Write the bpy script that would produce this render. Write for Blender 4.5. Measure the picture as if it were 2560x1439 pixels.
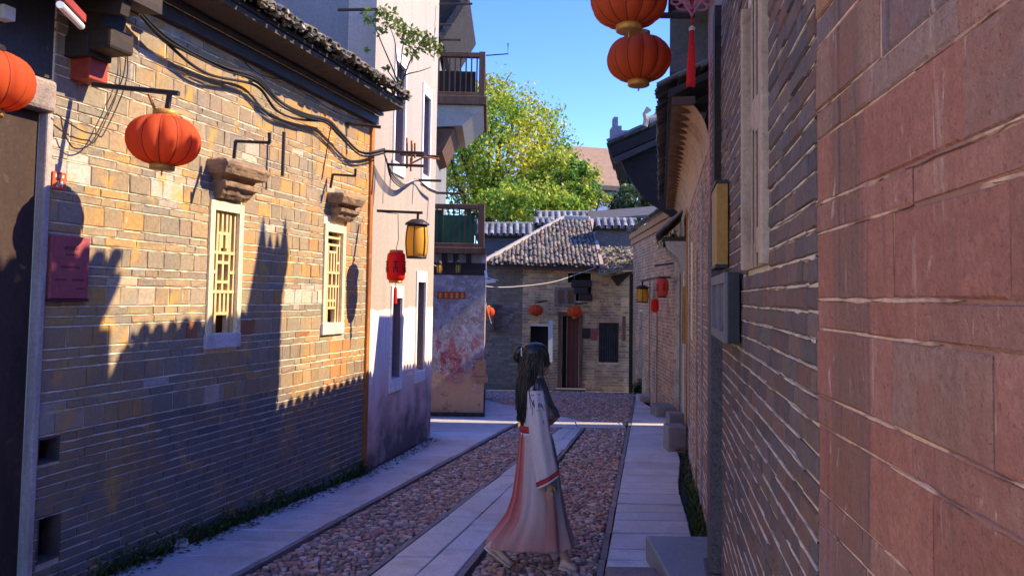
import bpy, bmesh, math, random
from mathutils import Vector, Matrix, noise
random.seed(11)
PI = math.pi
for o in list(bpy.data.objects):
    bpy.data.objects.remove(o)
SC = bpy.context.scene
COL = SC.collection

# ------------------------------------------------------------------ camera
F = 1900.0                      # focal length in photograph pixels (2560 wide)
PITCH = math.radians(3.0)
ROLL = 0.0157
CAM = Vector((0, 0, 1.9))
CX, CY = 1280.0, 740.0 - F * math.tan(PITCH)
RM = Matrix.Rotation(PI / 2 + PITCH, 4, 'X') @ Matrix.Rotation(ROLL, 4, 'Z')
RI = RM.inverted()
cd = bpy.data.cameras.new('camera')
cam = bpy.data.objects.new('camera', cd)
COL.objects.link(cam)
cam.matrix_world = Matrix.Translation(CAM) @ RM
cd.sensor_fit = 'HORIZONTAL'
cd.sensor_width = 36.0
cd.lens = F / 2560.0 * 36.0
cd.shift_y = (CY - 719.5) / 2560.0
cd.clip_start = 0.05
cd.clip_end = 3000
SC.camera = cam

# ------------------------------------------------------------------ light
SUN_EL = math.radians(39.0)
SUN_AZ = Vector((1.0, 0.0, 0.0))        # the sun stands to the right of the street
w = bpy.data.worlds.new('World')
SC.world = w
w.use_nodes = True
nt = w.node_tree
for n in list(nt.nodes):
    nt.nodes.remove(n)
sky = nt.nodes.new('ShaderNodeTexSky')
sky.sky_type = 'NISHITA'
sky.sun_disc = False
sky.sun_elevation = SUN_EL
sky.sun_rotation = math.radians(90)
sky.air_density = 1.0
sky.dust_density = 0.0
sky.ozone_density = 6.0
bg = nt.nodes.new('ShaderNodeBackground')
bg.inputs[1].default_value = 0.112
ow = nt.nodes.new('ShaderNodeOutputWorld')
hs_ = nt.nodes.new('ShaderNodeHueSaturation')      # the deep, saturated blue of the photograph's sky
hs_.inputs['Hue'].default_value = 0.525
hs_.inputs['Saturation'].default_value = 1.20
nt.links.new(sky.outputs[0], hs_.inputs['Color'])
nt.links.new(hs_.outputs[0], bg.inputs[0])
nt.links.new(bg.outputs[0], ow.inputs[0])
sl = bpy.data.lights.new('sun', 'SUN')
sl.energy = 2.4
sl.angle = math.radians(0.5)
sl.color = (1.0, 0.79, 0.49)
sun = bpy.data.objects.new('sun', sl)
COL.objects.link(sun)
sdir = Vector((math.cos(SUN_EL), 0, math.sin(SUN_EL)))
sun.rotation_euler = sdir.to_track_quat('Z', 'Y').to_euler()
sun.location = (20, 0, 20)
SC.view_settings.view_transform = 'Standard'
SC.view_settings.look = 'None'
SC.view_settings.gamma = 1
SC.view_settings.use_curve_mapping = False
SC.view_settings.exposure = 2.12
SC.render.engine = 'CYCLES'
SC.cycles.use_denoising = True
SC.cycles.max_bounces = 8
SC.render.resolution_x = 1024
SC.render.resolution_y = 575

# ------------------------------------------------------------------ projection helpers (lay-out of the place from measured angles)
def ray(px, py):
    return (RM.to_3x3() @ Vector(((px - CX) / F, (CY - py) / F, -1.0)))
def at(px, py, Y):
    v = ray(px, py)
    return CAM + v * (Y / v.y)
def on_plane(px, py, p0, n):
    v = ray(px, py)
    return CAM + v * ((p0 - CAM).dot(n) / v.dot(n))
SLOPE = 0.04
def zg(Y):
    return 0.0 if Y < 5 else -SLOPE * (min(Y, 26) - 5)
def on_ground(px, py):
    p = on_plane(px, py, Vector((0, 0, 0)), Vector((0, 0, 1)))
    if p.y > 5:
        p = on_plane(px, py, Vector((0, 5, 0)), Vector((0, SLOPE, 1)))
    return p
def proj(p):
    v = RI.to_3x3() @ (p - CAM)
    if v.z > -0.05:
        return None
    return (CX + F * v.x / -v.z, CY - F * v.y / -v.z)

# ------------------------------------------------------------------ materials
MATS = {}
class NB:
    def __init__(s, name):
        m = bpy.data.materials.new(name)
        m.use_nodes = True
        s.m = m
        s.t = m.node_tree
        for n in list(s.t.nodes):
            s.t.nodes.remove(n)
        s.out = s.n('ShaderNodeOutputMaterial')
    def n(s, typ, **kw):
        x = s.t.nodes.new(typ)
        for k, v in kw.items():
            setattr(x, k, v)
        return x
    def l(s, a, b):
        s.t.links.new(a, b)
    def coord(s, obj=False, scale=(1, 1, 1), loc=(0, 0, 0)):
        mp = s.n('ShaderNodeMapping')
        mp.inputs['Scale'].default_value = scale
        mp.inputs['Location'].default_value = loc
        if obj:
            tc = s.n('ShaderNodeTexCoord')
            s.l(tc.outputs['Object'], mp.inputs[0])
        else:
            g = s.n('ShaderNodeNewGeometry')
            s.l(g.outputs['Position'], mp.inputs[0])
        return mp.outputs[0]
    def noise(s, co, scale, detail=5, rough=0.55, dist=0.0):
        x = s.n('ShaderNodeTexNoise')
        x.inputs['Scale'].default_value = scale
        x.inputs['Detail'].default_value = detail
        x.inputs['Roughness'].default_value = rough
        x.inputs['Distortion'].default_value = dist
        s.l(co, x.inputs['Vector'])
        return x.outputs['Fac']
    def rng(s, v, lo, hi, a=0.0, b=1.0):
        x = s.n('ShaderNodeMapRange')
        x.inputs[1].default_value = lo
        x.inputs[2].default_value = hi
        x.inputs[3].default_value = a
        x.inputs[4].default_value = b
        s.l(v, x.inputs[0])
        return x.outputs[0]
    def mix(s, fac, a, b, mode='MIX'):
        x = s.n('ShaderNodeMix')
        x.data_type = 'RGBA'
        x.blend_type = mode
        for i, v in ((0, fac), (6, a), (7, b)):
            if hasattr(v, 'is_output'):
                s.l(v, x.inputs[i])
            elif i == 0:
                x.inputs[0].default_value = v
            else:
                x.inputs[i].default_value = (v[0], v[1], v[2], 1)
        return x.outputs[2]
    def math(s, op, a, b):
        x = s.n('ShaderNodeMath', operation=op)
        for i, v in ((0, a), (1, b)):
            if hasattr(v, 'is_output'):
                s.l(v, x.inputs[i])
            else:
                x.inputs[i].default_value = v
        return x.outputs[0]

def mat(name, base, layers=(), rough=0.85, bump=None, src=None, obj=False, transl=None, metal=0.0, spec=0.3, grain=0.25, alpha=None, hrange=None):
    """base colour (or per-piece colour), noise layers of stains / wear, fine grain and relief.
    layer = (scale, colour, lo, hi, strength, stretch)"""
    if name in MATS:
        return MATS[name]
    b = NB(name)
    if src == 'obj':
        oi = b.n('ShaderNodeObjectInfo')
        c = oi.outputs['Color']
    elif src == 'attr':
        at_ = b.n('ShaderNodeAttribute', attribute_name='tint')
        c = at_.outputs['Color']
    else:
        rgb = b.n('ShaderNodeRGB')
        rgb.outputs[0].default_value = (*base, 1)
        c = rgb.outputs[0]
    if grain:
        co = b.coord(obj)
        g = b.noise(co, 38, 4, 0.75)
        g = b.rng(g, 0.25, 0.75, 1 - grain, 1 + grain)
        gm = b.n('ShaderNodeVectorMath', operation='SCALE')
        b.l(c, gm.inputs[0])
        b.l(g, gm.inputs['Scale'])
        c = gm.outputs[0]
    for i, ly in enumerate(layers):
        sc, colr, lo, hi, stg = ly[:5]
        st = ly[5] if len(ly) > 5 else (1, 1, 1)
        co = b.coord(obj, st, (i * 7.3 + 1.7, i * 3.1, i * 5.7))
        f = b.noise(co, sc, 4, 0.6, 0.4)
        f = b.rng(f, lo, hi, 0, stg)
        if len(ly) > 6:            # a height range for damp, dirt, paint edge, painted bounce light or darker foot: (z full, z none)
            g2 = b.n('ShaderNodeNewGeometry')
            sx = b.n('ShaderNodeSeparateXYZ')
            b.l(g2.outputs['Position'], sx.inputs[0])
            wob = b.noise(b.coord(obj, (1, 1, 1)), 2.2, 5)
            zz = b.math('ADD', sx.outputs[2], b.rng(wob, 0, 1, -ly[7] if len(ly) > 7 else -.3, ly[7] if len(ly) > 7 else .3))
            h = b.rng(zz, ly[6][0], ly[6][1], 1, 0)
            f = b.math('MULTIPLY', f, h)
        c = b.mix(f, c, colr)
    p = b.n('ShaderNodeBsdfPrincipled')
    b.l(c, p.inputs['Base Color'])
    p.inputs['Roughness'].default_value = rough
    p.inputs['Metallic'].default_value = metal
    p.inputs['Specular IOR Level'].default_value = spec
    if rough < 0.8 and not metal:
        rr = b.noise(b.coord(obj), 9, 4)
        b.l(b.rng(rr, 0.3, 0.7, max(rough - .06, .05), min(rough + .06, 1)), p.inputs['Roughness'])
    if bump:
        bs, bst, bd = bump
        bn = b.n('ShaderNodeBump')
        bn.inputs['Strength'].default_value = bst
        bn.inputs['Distance'].default_value = bd
        b.l(b.noise(b.coord(obj), bs, 4, 0.7), bn.inputs['Height'])
        b.l(bn.outputs[0], p.inputs['Normal'])
    sh = p.outputs[0]
    if transl:
        tb = b.n('ShaderNodeBsdfTranslucent')
        if transl[0] is None:
            b.l(c, tb.inputs[0])
        else:
            tb.inputs[0].default_value = (*transl[0], 1)
        mx = b.n('ShaderNodeMixShader')
        mx.inputs[0].default_value = transl[1]
        b.l(sh, mx.inputs[1])
        b.l(tb.outputs[0], mx.inputs[2])
        sh = mx.outputs[0]
    b.l(sh, b.out.inputs[0])
    MATS[name] = b.m
    return b.m

OCH = (0.42, 0.22, 0.055)
def brick_mats(tag, layers, grain=0.3, bump=(70, 0.5, 0.006)):
    return (mat(tag + '_piece', (0, 0, 0), layers, 0.9, bump, 'obj', grain=grain),
            mat(tag + '_mass', (0, 0, 0), layers, 0.9, bump, 'attr', grain=grain))
M_LBR = brick_mats('grey_ochre_brick', [
    (1.3, (0.48, 0.25, 0.05), 0.50, 0.70, 0.60, (1, 1, .6)),
    (5.5, (0.60, 0.32, 0.05), 0.57, 0.70, 0.75, (1, 1, .7)),
    (3.0, (0.17, 0.155, 0.14), 0.56, 0.75, 0.6, (1.5, 1.5, .35)),
    (9.0, (0.55, 0.52, 0.46), 0.68, 0.76, 0.8, (1.6, 1.6, .4)),
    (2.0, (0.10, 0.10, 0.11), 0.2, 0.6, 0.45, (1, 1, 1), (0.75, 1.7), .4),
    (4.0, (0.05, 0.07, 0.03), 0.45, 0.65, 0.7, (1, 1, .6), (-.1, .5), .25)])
M_RBR = brick_mats('dark_grey_brick', [
    (3.0, (0.22, 0.12, 0.085), 0.5, 0.72, 0.5, (1.5, 1.5, .3)),
    (7.0, (0.30, 0.24, 0.20), 0.62, 0.76, 0.5, (1.6, 1.6, .25)),
    (2.5, (0.27, 0.15, 0.12), 0.35, 0.6, 0.6, (1, 1, .3), (.1, .9), .3)])
M_STO = brick_mats('red_brown_block', [
    (1.3, (0.22, 0.135, 0.095), 0.47, 0.60, 0.75, (2.6, 2.6, .10)),
    (3.0, (0.10, 0.085, 0.09), 0.55, 0.64, 0.8, (2.6, 2.6, .11)),
    (9.0, (0.66, 0.50, 0.40), 0.64, 0.72, 0.5, (2.4, 2.4, .25)),
    (26.0, (0.65, 0.5, 0.40), 0.65, 0.72, 0.7, (1, 1, .35)),
    (7.0, (0.33, 0.135, 0.09), 0.45, 0.7, 0.6),
    (90.0, (0.16, 0.08, 0.06), 0.58, 0.68, 0.6)], 0.26, (60, 1.0, 0.010))
M_FBR = brick_mats('tan_brick', [
    (1.6, (0.24, 0.15, 0.10), 0.46, 0.62, 0.7),
    (6.0, (0.15, 0.12, 0.10), 0.52, 0.66, 0.65, (1, 1, .5)),
    (14.0, (0.55, 0.42, 0.28), 0.6, 0.7, 0.5)])
M_COB = (mat('cobble_piece', (0, 0, 0), [(3, (0.26, 0.19, 0.16), .5, .75, .5)], 0.6, (60, .4, .004), 'obj', spec=.4),
         mat('cobble_mass', (0, 0, 0), [(3, (0.26, 0.19, 0.16), .5, .75, .5)], 0.6, (60, .4, .004), 'attr', spec=.4))
M_TIL = (mat('roof_tile_piece', (0, 0, 0), [(4, (0.20, 0.19, 0.13), .55, .7, .6), (12, (.05, .06, .03), .6, .7, .7)], 0.9, (50, .5, .005), 'obj'),
         mat('roof_tile_mass', (0, 0, 0), [(4, (0.20, 0.19, 0.13), .55, .7, .6), (12, (.05, .06, .03), .6, .7, .7)], 0.9, (50, .5, .005), 'attr'))
M_SLAB = mat('paving_slab', (0, 0, 0), [(1.2, (0.42, 0.33, 0.27), .45, .75, .6), (3.2, (0.36, 0.33, 0.31), .5, .66, .6), (9, (0.62, 0.57, 0.52), .58, .7, .5), (26, (.2, .2, .2), .62, .72, .5)], 0.40, (80, .3, .003), 'obj', spec=.5)
M_MORT = mat('lime_mortar', (0.78, 0.68, 0.52), [(6, (0.50, 0.33, 0.16), .5, .75, .7), (2, (0.26, .25, .26), .1, .5, .75, (1, 1, 1), (.5, 1.3), .4)], 0.95, (120, .6, .006))
M_MORTD = mat('grey_mortar', (0.70, 0.60, 0.46), [(4, (0.30, 0.24, 0.19), .5, .7, .8)], 0.95, (120, .6, .006))
M_MORTR = mat('pale_mortar', (0.70, 0.49, 0.34), [(3, (0.34, 0.185, 0.14), .49, .58, 1.0)], 0.95, (90, .8, .008))
M_PLAS = mat('white_house_plaster', (0.38, 0.335, 0.295), [
    (1.5, (0.29, 0.25, 0.23), .45, .75, .6, (3, 3, .12)), (7, (0.38, 0.33, .30), .62, .75, .5, (4, 4, .06)),
    (1.0, (0.82, 0.76, 0.73), -.2, 0.0, 1.0, (1, 1, 1), (1.70, 1.73), .07),
    (1.0, (0.72, 0.45, 0.40), .15, .45, .9, (1, 1, 1), (.6, 1.2), .35), (8, (.40, .30, .27), .55, .7, .6, (3, 3, .2)),
    (1.5, (0.10, 0.085, 0.09), .15, .45, .95, (1, 1, 1), (.0, .65), .8)], 0.9, (40, .35, .006))
M_ENDW = mat('unlit_tone_render', (0.20, 0.20, 0.21), [(1.2, (.14, .14, .15), .45, .7, .6, (1, 1, .3)), (14, (.35, .35, .36), .7, .75, .4)], .9, (40, .3, .006))  # the end wall's unlit blue-grey is put into the colour
M_TRIM = mat('white_trim', (0.80, 0.77, 0.74), [(5, (.5, .45, .4), .6, .75, .5)], .8, (60, .2, .003))
M_REV = mat('window_reveal', (0.30, 0.23, 0.22), [(3, (.2, .14, .14), .5, .7, .5)], .9)
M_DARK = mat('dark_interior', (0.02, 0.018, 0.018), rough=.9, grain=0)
M_WOODD = mat('black_wood', (0.035, 0.026, 0.022), [(3, (.07, .045, .03), .5, .7, .7, (1, 1, 6))], .7, (30, .4, .004))
M_WOODB = mat('brown_wood', (0.16, 0.085, 0.05), [(3, (.09, .045, .03), .45, .7, .8, (2, 2, .3)), (8, (.30, .18, .12), .6, .75, .5, (2, 2, .3))], .75, (30, .5, .004))
M_WOODR = mat('red_painted_wood', (0.36, 0.05, 0.03), [(6, (.16, .03, .02), .5, .7, .6)], .6, (40, .3, .003))
M_LATT = mat('ochre_lattice_paint', (0.66, 0.50, 0.25), [(5, (.45, .26, .09), .52, .72, .7), (14, (.75, .66, .48), .6, .7, .5)], .75, (50, .3, .003))
M_LATW = mat('white_stone_frame', (0.80, 0.68, 0.42), [(6, (.5, .42, .3), .55, .75, .5)], .8, (60, .3, .004))
M_HOOD = mat('hood_stone', (0.27, 0.18, 0.115), [(4, (.09, .07, .06), .45, .7, .8), (9, (.45, .28, .13), .55, .7, .6)], .9, (25, .7, .012))
M_RUST = mat('rust_strip', (0.42, 0.16, 0.04), [(3, (.16, .06, .035), .4, .7, .8, (1, 1, .3)), (8, (.5, .3, .15), .6, .75, .5)], .9, (40, .5, .006))
M_IRON = mat('black_iron', (0.03, 0.024, 0.024), [(12, (.12, .05, .03), .58, .7, .7)], .55, (60, .2, .002))
M_CABLE = mat('black_cable', (0.018, 0.017, 0.02), rough=.6, grain=.1)
M_WIRE = mat('grey_wire', (0.45, 0.42, 0.40), rough=.6, grain=.1)
M_GRAN = mat('granite_post', (0.11, 0.10, 0.105), [(60, (.04, .04, .045), .5, .6, .8)], .7, (80, .3, .003))
M_GRANL = mat('pale_granite', (0.42, 0.36, 0.33), [(4, (.25, .19, .17), .45, .7, .8, (2, 2, .4)), (50, (.3, .27, .27), .58, .66, .6)], .85, (50, .5, .006))
M_GOLD = mat('gold_box_paint', (0.40, 0.22, 0.045), [(5, (.28, .14, .03), .5, .7, .5)], .5, (20, .1, .002))
M_BLACK = mat('black_metal', (0.03, 0.03, 0.034), [(8, (.06, .06, .065), .55, .7, .5)], .45)
M_GLASS = mat('sign_glass', (0.10, 0.12, 0.15), [(3, (.25, .27, .30), .5, .6, .5)], .12, spec=.6)
M_EARTH = mat('earth', (0.11, 0.085, 0.065), [(2, (.06, .055, .045), .4, .7, .7), (9, (.2, .17, .14), .62, .74, .5)], .95, (14, .8, .02))
M_KERB = mat('kerb_stone', (0, 0, 0), [(7, (.06, .055, .05), .5, .7, .6)], .7, (50, .4, .005), 'obj')
M_LEAFY = mat('leaf', (0, 0, 0), rough=.55, src='attr', transl=(None, .35), grain=0)
M_FERN = mat('fern_leaf', (0, 0, 0), rough=.6, src='attr', transl=(None, .25), grain=0)
M_BARK = mat('bark', (0.07, 0.055, 0.045), [(5, (.03, .025, .02), .4, .6, .7, (2, 2, .4))], .95, (18, .9, .03))
M_CREAM = mat('cream_cove', (0.48, 0.32, 0.19), [(4, (.27, .15, .08), .5, .7, .7), (10, (.12, .08, .06), .6, .7, .6)], .9, (30, .4, .006))
M_PINK = mat('peeling_plaster_lit_foot', (0.33, 0.27, 0.26), [
    (1.8, (0.50, 0.46, 0.48), .50, .60, .8), (6, (.62, .56, .57), .54, .62, .8),
    (5.0, (0.40, 0.08, 0.11), .45, .56, .85, (1, 1, .5), (1.0, 1.8), .7), (16, (.55, .48, .46), .55, .62, .7),
    (9, (0.07, 0.04, 0.05), .55, .62, .9, (1, 1, 1), (.3, 1.5), .3),
    (1.0, (0.60, 0.33, 0.18), -.2, 0, .95, (1, 1, 1), (.15, .50), .7),  # orange foot: sunlight bounced onto the pillar, put into the colour
    (5, (0.30, 0.10, 0.06), .58, .68, .7, (1, 1, 1), (.2, .9), .3)], .92, (16, .9, .02))
M_GREEN = mat('green_panel', (0.015, 0.10, 0.055), rough=.5, grain=.1)
M_WHITE = mat('white_plastic', (0.75, 0.75, 0.75), rough=.5, grain=.05)
M_PLAQ = mat('dark_red_plaque', (0.33, 0.075, 0.085), [(5, (.22, .06, .07), .5, .7, .5)], .6, (40, .1, .002))
M_TEXTD = mat('engraved_text', (0.06, 0.02, 0.025), rough=.8, grain=0)
M_PLATE = mat('orange_number_plate', (0.70, 0.10, 0.03), rough=.5, grain=.1)
M_TXTW = mat('white_lettering', (0.85, 0.82, 0.75), rough=.6, grain=0)
M_BAN = mat('red_paper', (0.55, 0.06, 0.03), [(9, (.4, .04, .03), .5, .7, .5)], .8)
M_TXTY = mat('gold_lettering', (0.80, 0.45, 0.10), rough=.6, grain=0)
M_RED = mat('lantern_silk', (0.64, 0.12, 0.035), [(2, (.52, .06, .028), .45, .7, .6), (9, (.45, .08, .04), .55, .7, .5, (1, 1, .3))], .75, obj=True, transl=((1.0, 0.24, 0.03), .4), grain=.12, spec=.15)
M_RED2 = mat('bright_red_silk', (0.75, 0.012, 0.015), rough=.5, transl=((1.0, .05, .03), .4), grain=.05)
M_GOLDC = mat('lantern_gold_band', (0.55, 0.28, 0.06), [(14, (.3, .12, .03), .5, .65, .6)], .45, metal=.2)
M_YEL = mat('yellow_lantern_paper', (0.80, 0.46, 0.06), rough=.6, transl=((1.0, .6, .1), .4), grain=.05)
M_TASS = mat('red_tassel', (0.72, 0.012, 0.012), rough=.6, grain=.2)
M_KNOT = mat('faded_knot', (0.62, 0.20, 0.22), rough=.7, grain=.1)
M_DOORM = mat('maroon_door', (0.15, 0.045, 0.035), [(5, (.08, .03, .025), .5, .7, .6, (3, 3, .3))], .7)
M_TANR = mat('far_tan_roof', (0.34, 0.22, 0.14), [(3, (.2, .14, .1), .5, .7, .6), (14, (.42, .27, .17), .55, .7, .5)], .9, (20, .8, .03))
M_CEMENT = mat('cement_verge', (0.42, 0.38, 0.33), [(4, (.3, .27, .23), .5, .7, .6)], .9, (30, .4, .006))

# ------------------------------------------------------------------ mesh builder and object bookkeeping
def link(o):
    COL.objects.link(o)
    return o
class MB:
    def __init__(s):
        s.v = []; s.f = []; s.c = []; s.sm = []; s.cur = (1, 1, 1); s.smooth = False; s.keep = False
    def add(s, vs, fs, col=None):
        k = len(s.v)
        s.v.extend([Vector(x) for x in vs])
        for f in fs:
            s.f.append([k + i for i in f]); s.c.append(col or s.cur); s.sm.append(s.smooth)
        return s
    def box(s, c, size, rz=0.0, m=None, col=None):
        hx, hy, hz = size[0] / 2, size[1] / 2, size[2] / 2
        R = m if m else Matrix.Rotation(rz, 3, 'Z')
        c = Vector(c)
        vs = [c + R @ Vector((x * hx, y * hy, z * hz)) for z in (-1, 1) for x, y in ((-1, -1), (1, -1), (1, 1), (-1, 1))]
        return s.add(vs, [(3, 2, 1, 0), (4, 5, 6, 7), (0, 1, 5, 4), (1, 2, 6, 5), (2, 3, 7, 6), (3, 0, 4, 7)], col)
    def bar(s, a, b, w, h=None, up=Vector((0, 0, 1)), col=None):
        a = Vector(a); b = Vector(b); h = h or w
        d = (b - a)
        L = d.length
        d.normalize()
        x = d.cross(up)
        if x.length < 1e-3:
            x = d.cross(Vector((1, 0, 0)))
        x.normalize(); z = x.cross(d)
        m = Matrix((x, d, z)).transposed()
        return s.box((a + b) / 2, (w, L, h), m=m, col=col)
    def tube(s, pts, r, n=7, cap=True, col=None):
        pts = [Vector(p) for p in pts]
        rs = r if isinstance(r, (list, tuple)) else [r] * len(pts)
        vs = []; fs = []
        ref = Vector((0.3, 0.2, 0.93))
        for i, p in enumerate(pts):
            d = (pts[min(i + 1, len(pts) - 1)] - pts[max(i - 1, 0)])
            if d.length < 1e-9: d = Vector((0, 0, 1))
            d.normalize()
            x = d.cross(ref)
            if x.length < 1e-2: x = d.cross(Vector((1, 0, 0)))
            x.normalize(); y = d.cross(x)
            for k in range(n):
                a = 2 * PI * k / n
                vs.append(p + (x * math.cos(a) + y * math.sin(a)) * rs[i])
        for i in range(len(pts) - 1):
            for k in range(n):
                k2 = (k + 1) % n
                fs.append((i * n + k, i * n + k2, (i + 1) * n + k2, (i + 1) * n + k))
        if cap:
            fs.append(tuple(range(n - 1, -1, -1)))
            fs.append(tuple((len(pts) - 1) * n + k for k in range(n)))
        return s.add(vs, fs, col)
    def lathe(s, prof, c=(0, 0, 0), n=24, scal=None, col=None):
        """prof: list of (r, z); scal(theta, r, z) -> r"""
        c = Vector(c); vs = []; fs = []
        for r, z in prof:
            for k in range(n):
                a = 2 * PI * k / n
                rr = scal(a, r, z) if scal else r
                vs.append(c + Vector((rr * math.cos(a), rr * math.sin(a), z)))
        for i in range(len(prof) - 1):
            for k in range(n):
                k2 = (k + 1) % n
                fs.append((i * n + k, i * n + k2, (i + 1) * n + k2, (i + 1) * n + k))
        fs.append(tuple(range(n - 1, -1, -1)))
        fs.append(tuple((len(prof) - 1) * n + k for k in range(n)))
        return s.add(vs, fs, col)
    def loft(s, rings, cap=True, colfn=None):
        n = len(rings[0]); k0 = len(s.v)
        vs = [p for r in rings for p in r]
        s.v.extend([Vector(p) for p in vs])
        for i in range(len(rings) - 1):
            for k in range(n):
                k2 = (k + 1) % n
                f = [k0 + i * n + k, k0 + i * n + k2, k0 + (i + 1) * n + k2, k0 + (i + 1) * n + k]
                s.f.append(f); s.sm.append(s.smooth)
                s.c.append(colfn(i, k) if colfn else s.cur)
        if cap:
            for f in ([k0 + k for k in range(n - 1, -1, -1)], [k0 + (len(rings) - 1) * n + k for k in range(n)]):
                s.f.append(f); s.c.append(s.cur); s.sm.append(False)
        return s
    def prism(s, poly, off, col=None):
        """poly: coplanar points, off: extrusion vector"""
        n = len(poly); off = Vector(off)
        vs = [Vector(p) for p in poly] + [Vector(p) + off for p in poly]
        fs = [tuple(range(n - 1, -1, -1)), tuple(range(n, 2 * n))]
        for i in range(n):
            j = (i + 1) % n
            fs.append((i, j, n + j, n + i))
        return s.add(vs, fs, col)
    def mesh(s, name, m, org=Vector((0, 0, 0)), tint=False):
        me = bpy.data.meshes.new(name)
        me.from_pydata([tuple(p - org) for p in s.v], [], s.f)
        me.polygons.foreach_set('use_smooth', s.sm)
        if tint:
            ca = me.color_attributes.new('tint', 'FLOAT_COLOR', 'CORNER')
            buf = []
            for f, c in zip(s.f, s.c):
                for q_ in range(len(f)):
                    k_ = c[q_] if isinstance(c[0], tuple) else c
                    buf.extend((k_[0], k_[1], k_[2], 1))
            ca.data.foreach_set('color', buf)
        if m: me.materials.append(m)
        me.update()
        bm = bmesh.new(); bm.from_mesh(me)
        if len(bm.faces) < 20000 and not s.keep:
            bmesh.ops.recalc_face_normals(bm, faces=bm.faces)
        bm.to_mesh(me); bm.free()
        return me
    def build(s, name, m, parent=None, tint=False, kind=None, label=None, bevel=0.0):
        org = root_loc(parent) if parent else Vector((0, 0, 0))
        me = s.mesh(name, m, org, tint)
        o = link(bpy.data.objects.new(name, me))
        if parent: o.parent = parent
        if kind: o['kind'] = kind
        if label: o['label'] = label
        if bevel:
            bv = o.modifiers.new('bevel', 'BEVEL'); bv.width = bevel; bv.segments = 2; bv.limit_method = 'ANGLE'
        return o
def root_loc(o):
    p = Vector((0, 0, 0))
    while o:
        p += o.location
        o = o.parent
    return p
def thing(name, loc, label, cat, group=None):
    o = link(bpy.data.objects.new(name, None))
    o.empty_display_size = 0.1
    o.location = loc
    o['label'] = label; o['category'] = cat
    if group: o['group'] = group
    return o
def tag(o, label, cat, group=None):
    o['label'] = label; o['category'] = cat
    if group: o['group'] = group
    return o
def struct(o):
    o['kind'] = 'structure'
    return o
def copy_tree(o, parent=None):
    c = o.copy(); COL.objects.link(c)
    if parent: c.parent = parent
    for ch in list(o.children): copy_tree(ch, c)
    return c
def jit(a): return random.uniform(-a, a)
def mixc(a, b, t): return tuple(a[i] + (b[i] - a[i]) * t for i in range(3))
def vary(c, a=0.15):
    k = 1 + jit(a)
    return tuple(max(0, x * k * (1 + jit(a * .25))) for x in c)

class Wall:
    """a vertical wall face: origin, unit direction u along it, outward normal n"""
    def __init__(s, o, u):
        s.o = Vector((o[0], o[1], 0)); s.u = Vector((u[0], u[1], 0)).normalized()
        s.n = Vector((s.u.y, -s.u.x, 0)); s.rz = math.atan2(s.u.y, s.u.x)
        s.m = Matrix((s.u, -s.n, Vector((0, 0, 1)))).transposed()
    def pt(s, a, z, d=0.0): return s.o + s.u * a + s.n * d + Vector((0, 0, z))
    def px(s, x, y, d=0.0):
        p = on_plane(x, y, s.o + s.n * d, s.n)
        return ((p - s.o).dot(s.u), p.z)
    def box(s, mb, a0, a1, z0, z1, d0, d1, col=None):
        mb.box(s.pt((a0 + a1) / 2, (z0 + z1) / 2, (d0 + d1) / 2), (abs(a1 - a0), abs(d1 - d0), abs(z1 - z0)), m=s.m, col=col)
def wall_mesh(W, mb, a0, a1, z0, z1, openings, d0=0.0, thick=0.3):
    """backing wall with real openings (reveals included)"""
    us = sorted(set([a0, a1] + [v for o in openings for v in (o[0], o[1]) if a0 < v < a1]))
    zs = sorted(set([z0, z1] + [v for o in openings for v in (o[2], o[3]) if z0 < v < z1]))
    def solid(i, j):
        if i < 0 or j < 0 or i >= len(us) - 1 or j >= len(zs) - 1: return False
        uc = (us[i] + us[i + 1]) / 2; zc = (zs[j] + zs[j + 1]) / 2
        return not any(o[0] < uc < o[1] and o[2] < zc < o[3] for o in openings)
    for i in range(len(us) - 1):
        for j in range(len(zs) - 1):
            if not solid(i, j): continue
            A, B, C, D = us[i], us[i + 1], zs[j], zs[j + 1]
            e = d0 - thick
            q = lambda a, z, d: W.pt(a, z, d)
            mb.add([q(A, C, d0), q(B, C, d0), q(B, D, d0), q(A, D, d0)], [(0, 1, 2, 3)])
            mb.add([q(A, C, e), q(B, C, e), q(B, D, e), q(A, D, e)], [(3, 2, 1, 0)])
            if not solid(i - 1, j): mb.add([q(A, C, e), q(A, C, d0), q(A, D, d0), q(A, D, e)], [(0, 1, 2, 3)])
            if not solid(i + 1, j): mb.add([q(B, C, d0), q(B, C, e), q(B, D, e), q(B, D, d0)], [(0, 1, 2, 3)])
            if not solid(i, j - 1): mb.add([q(A, C, e), q(B, C, e), q(B, C, d0), q(A, C, d0)], [(0, 1, 2, 3)])
            if not solid(i, j + 1): mb.add([q(A, D, d0), q(B, D, d0), q(B, D, e), q(A, D, e)], [(0, 1, 2, 3)])

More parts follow.
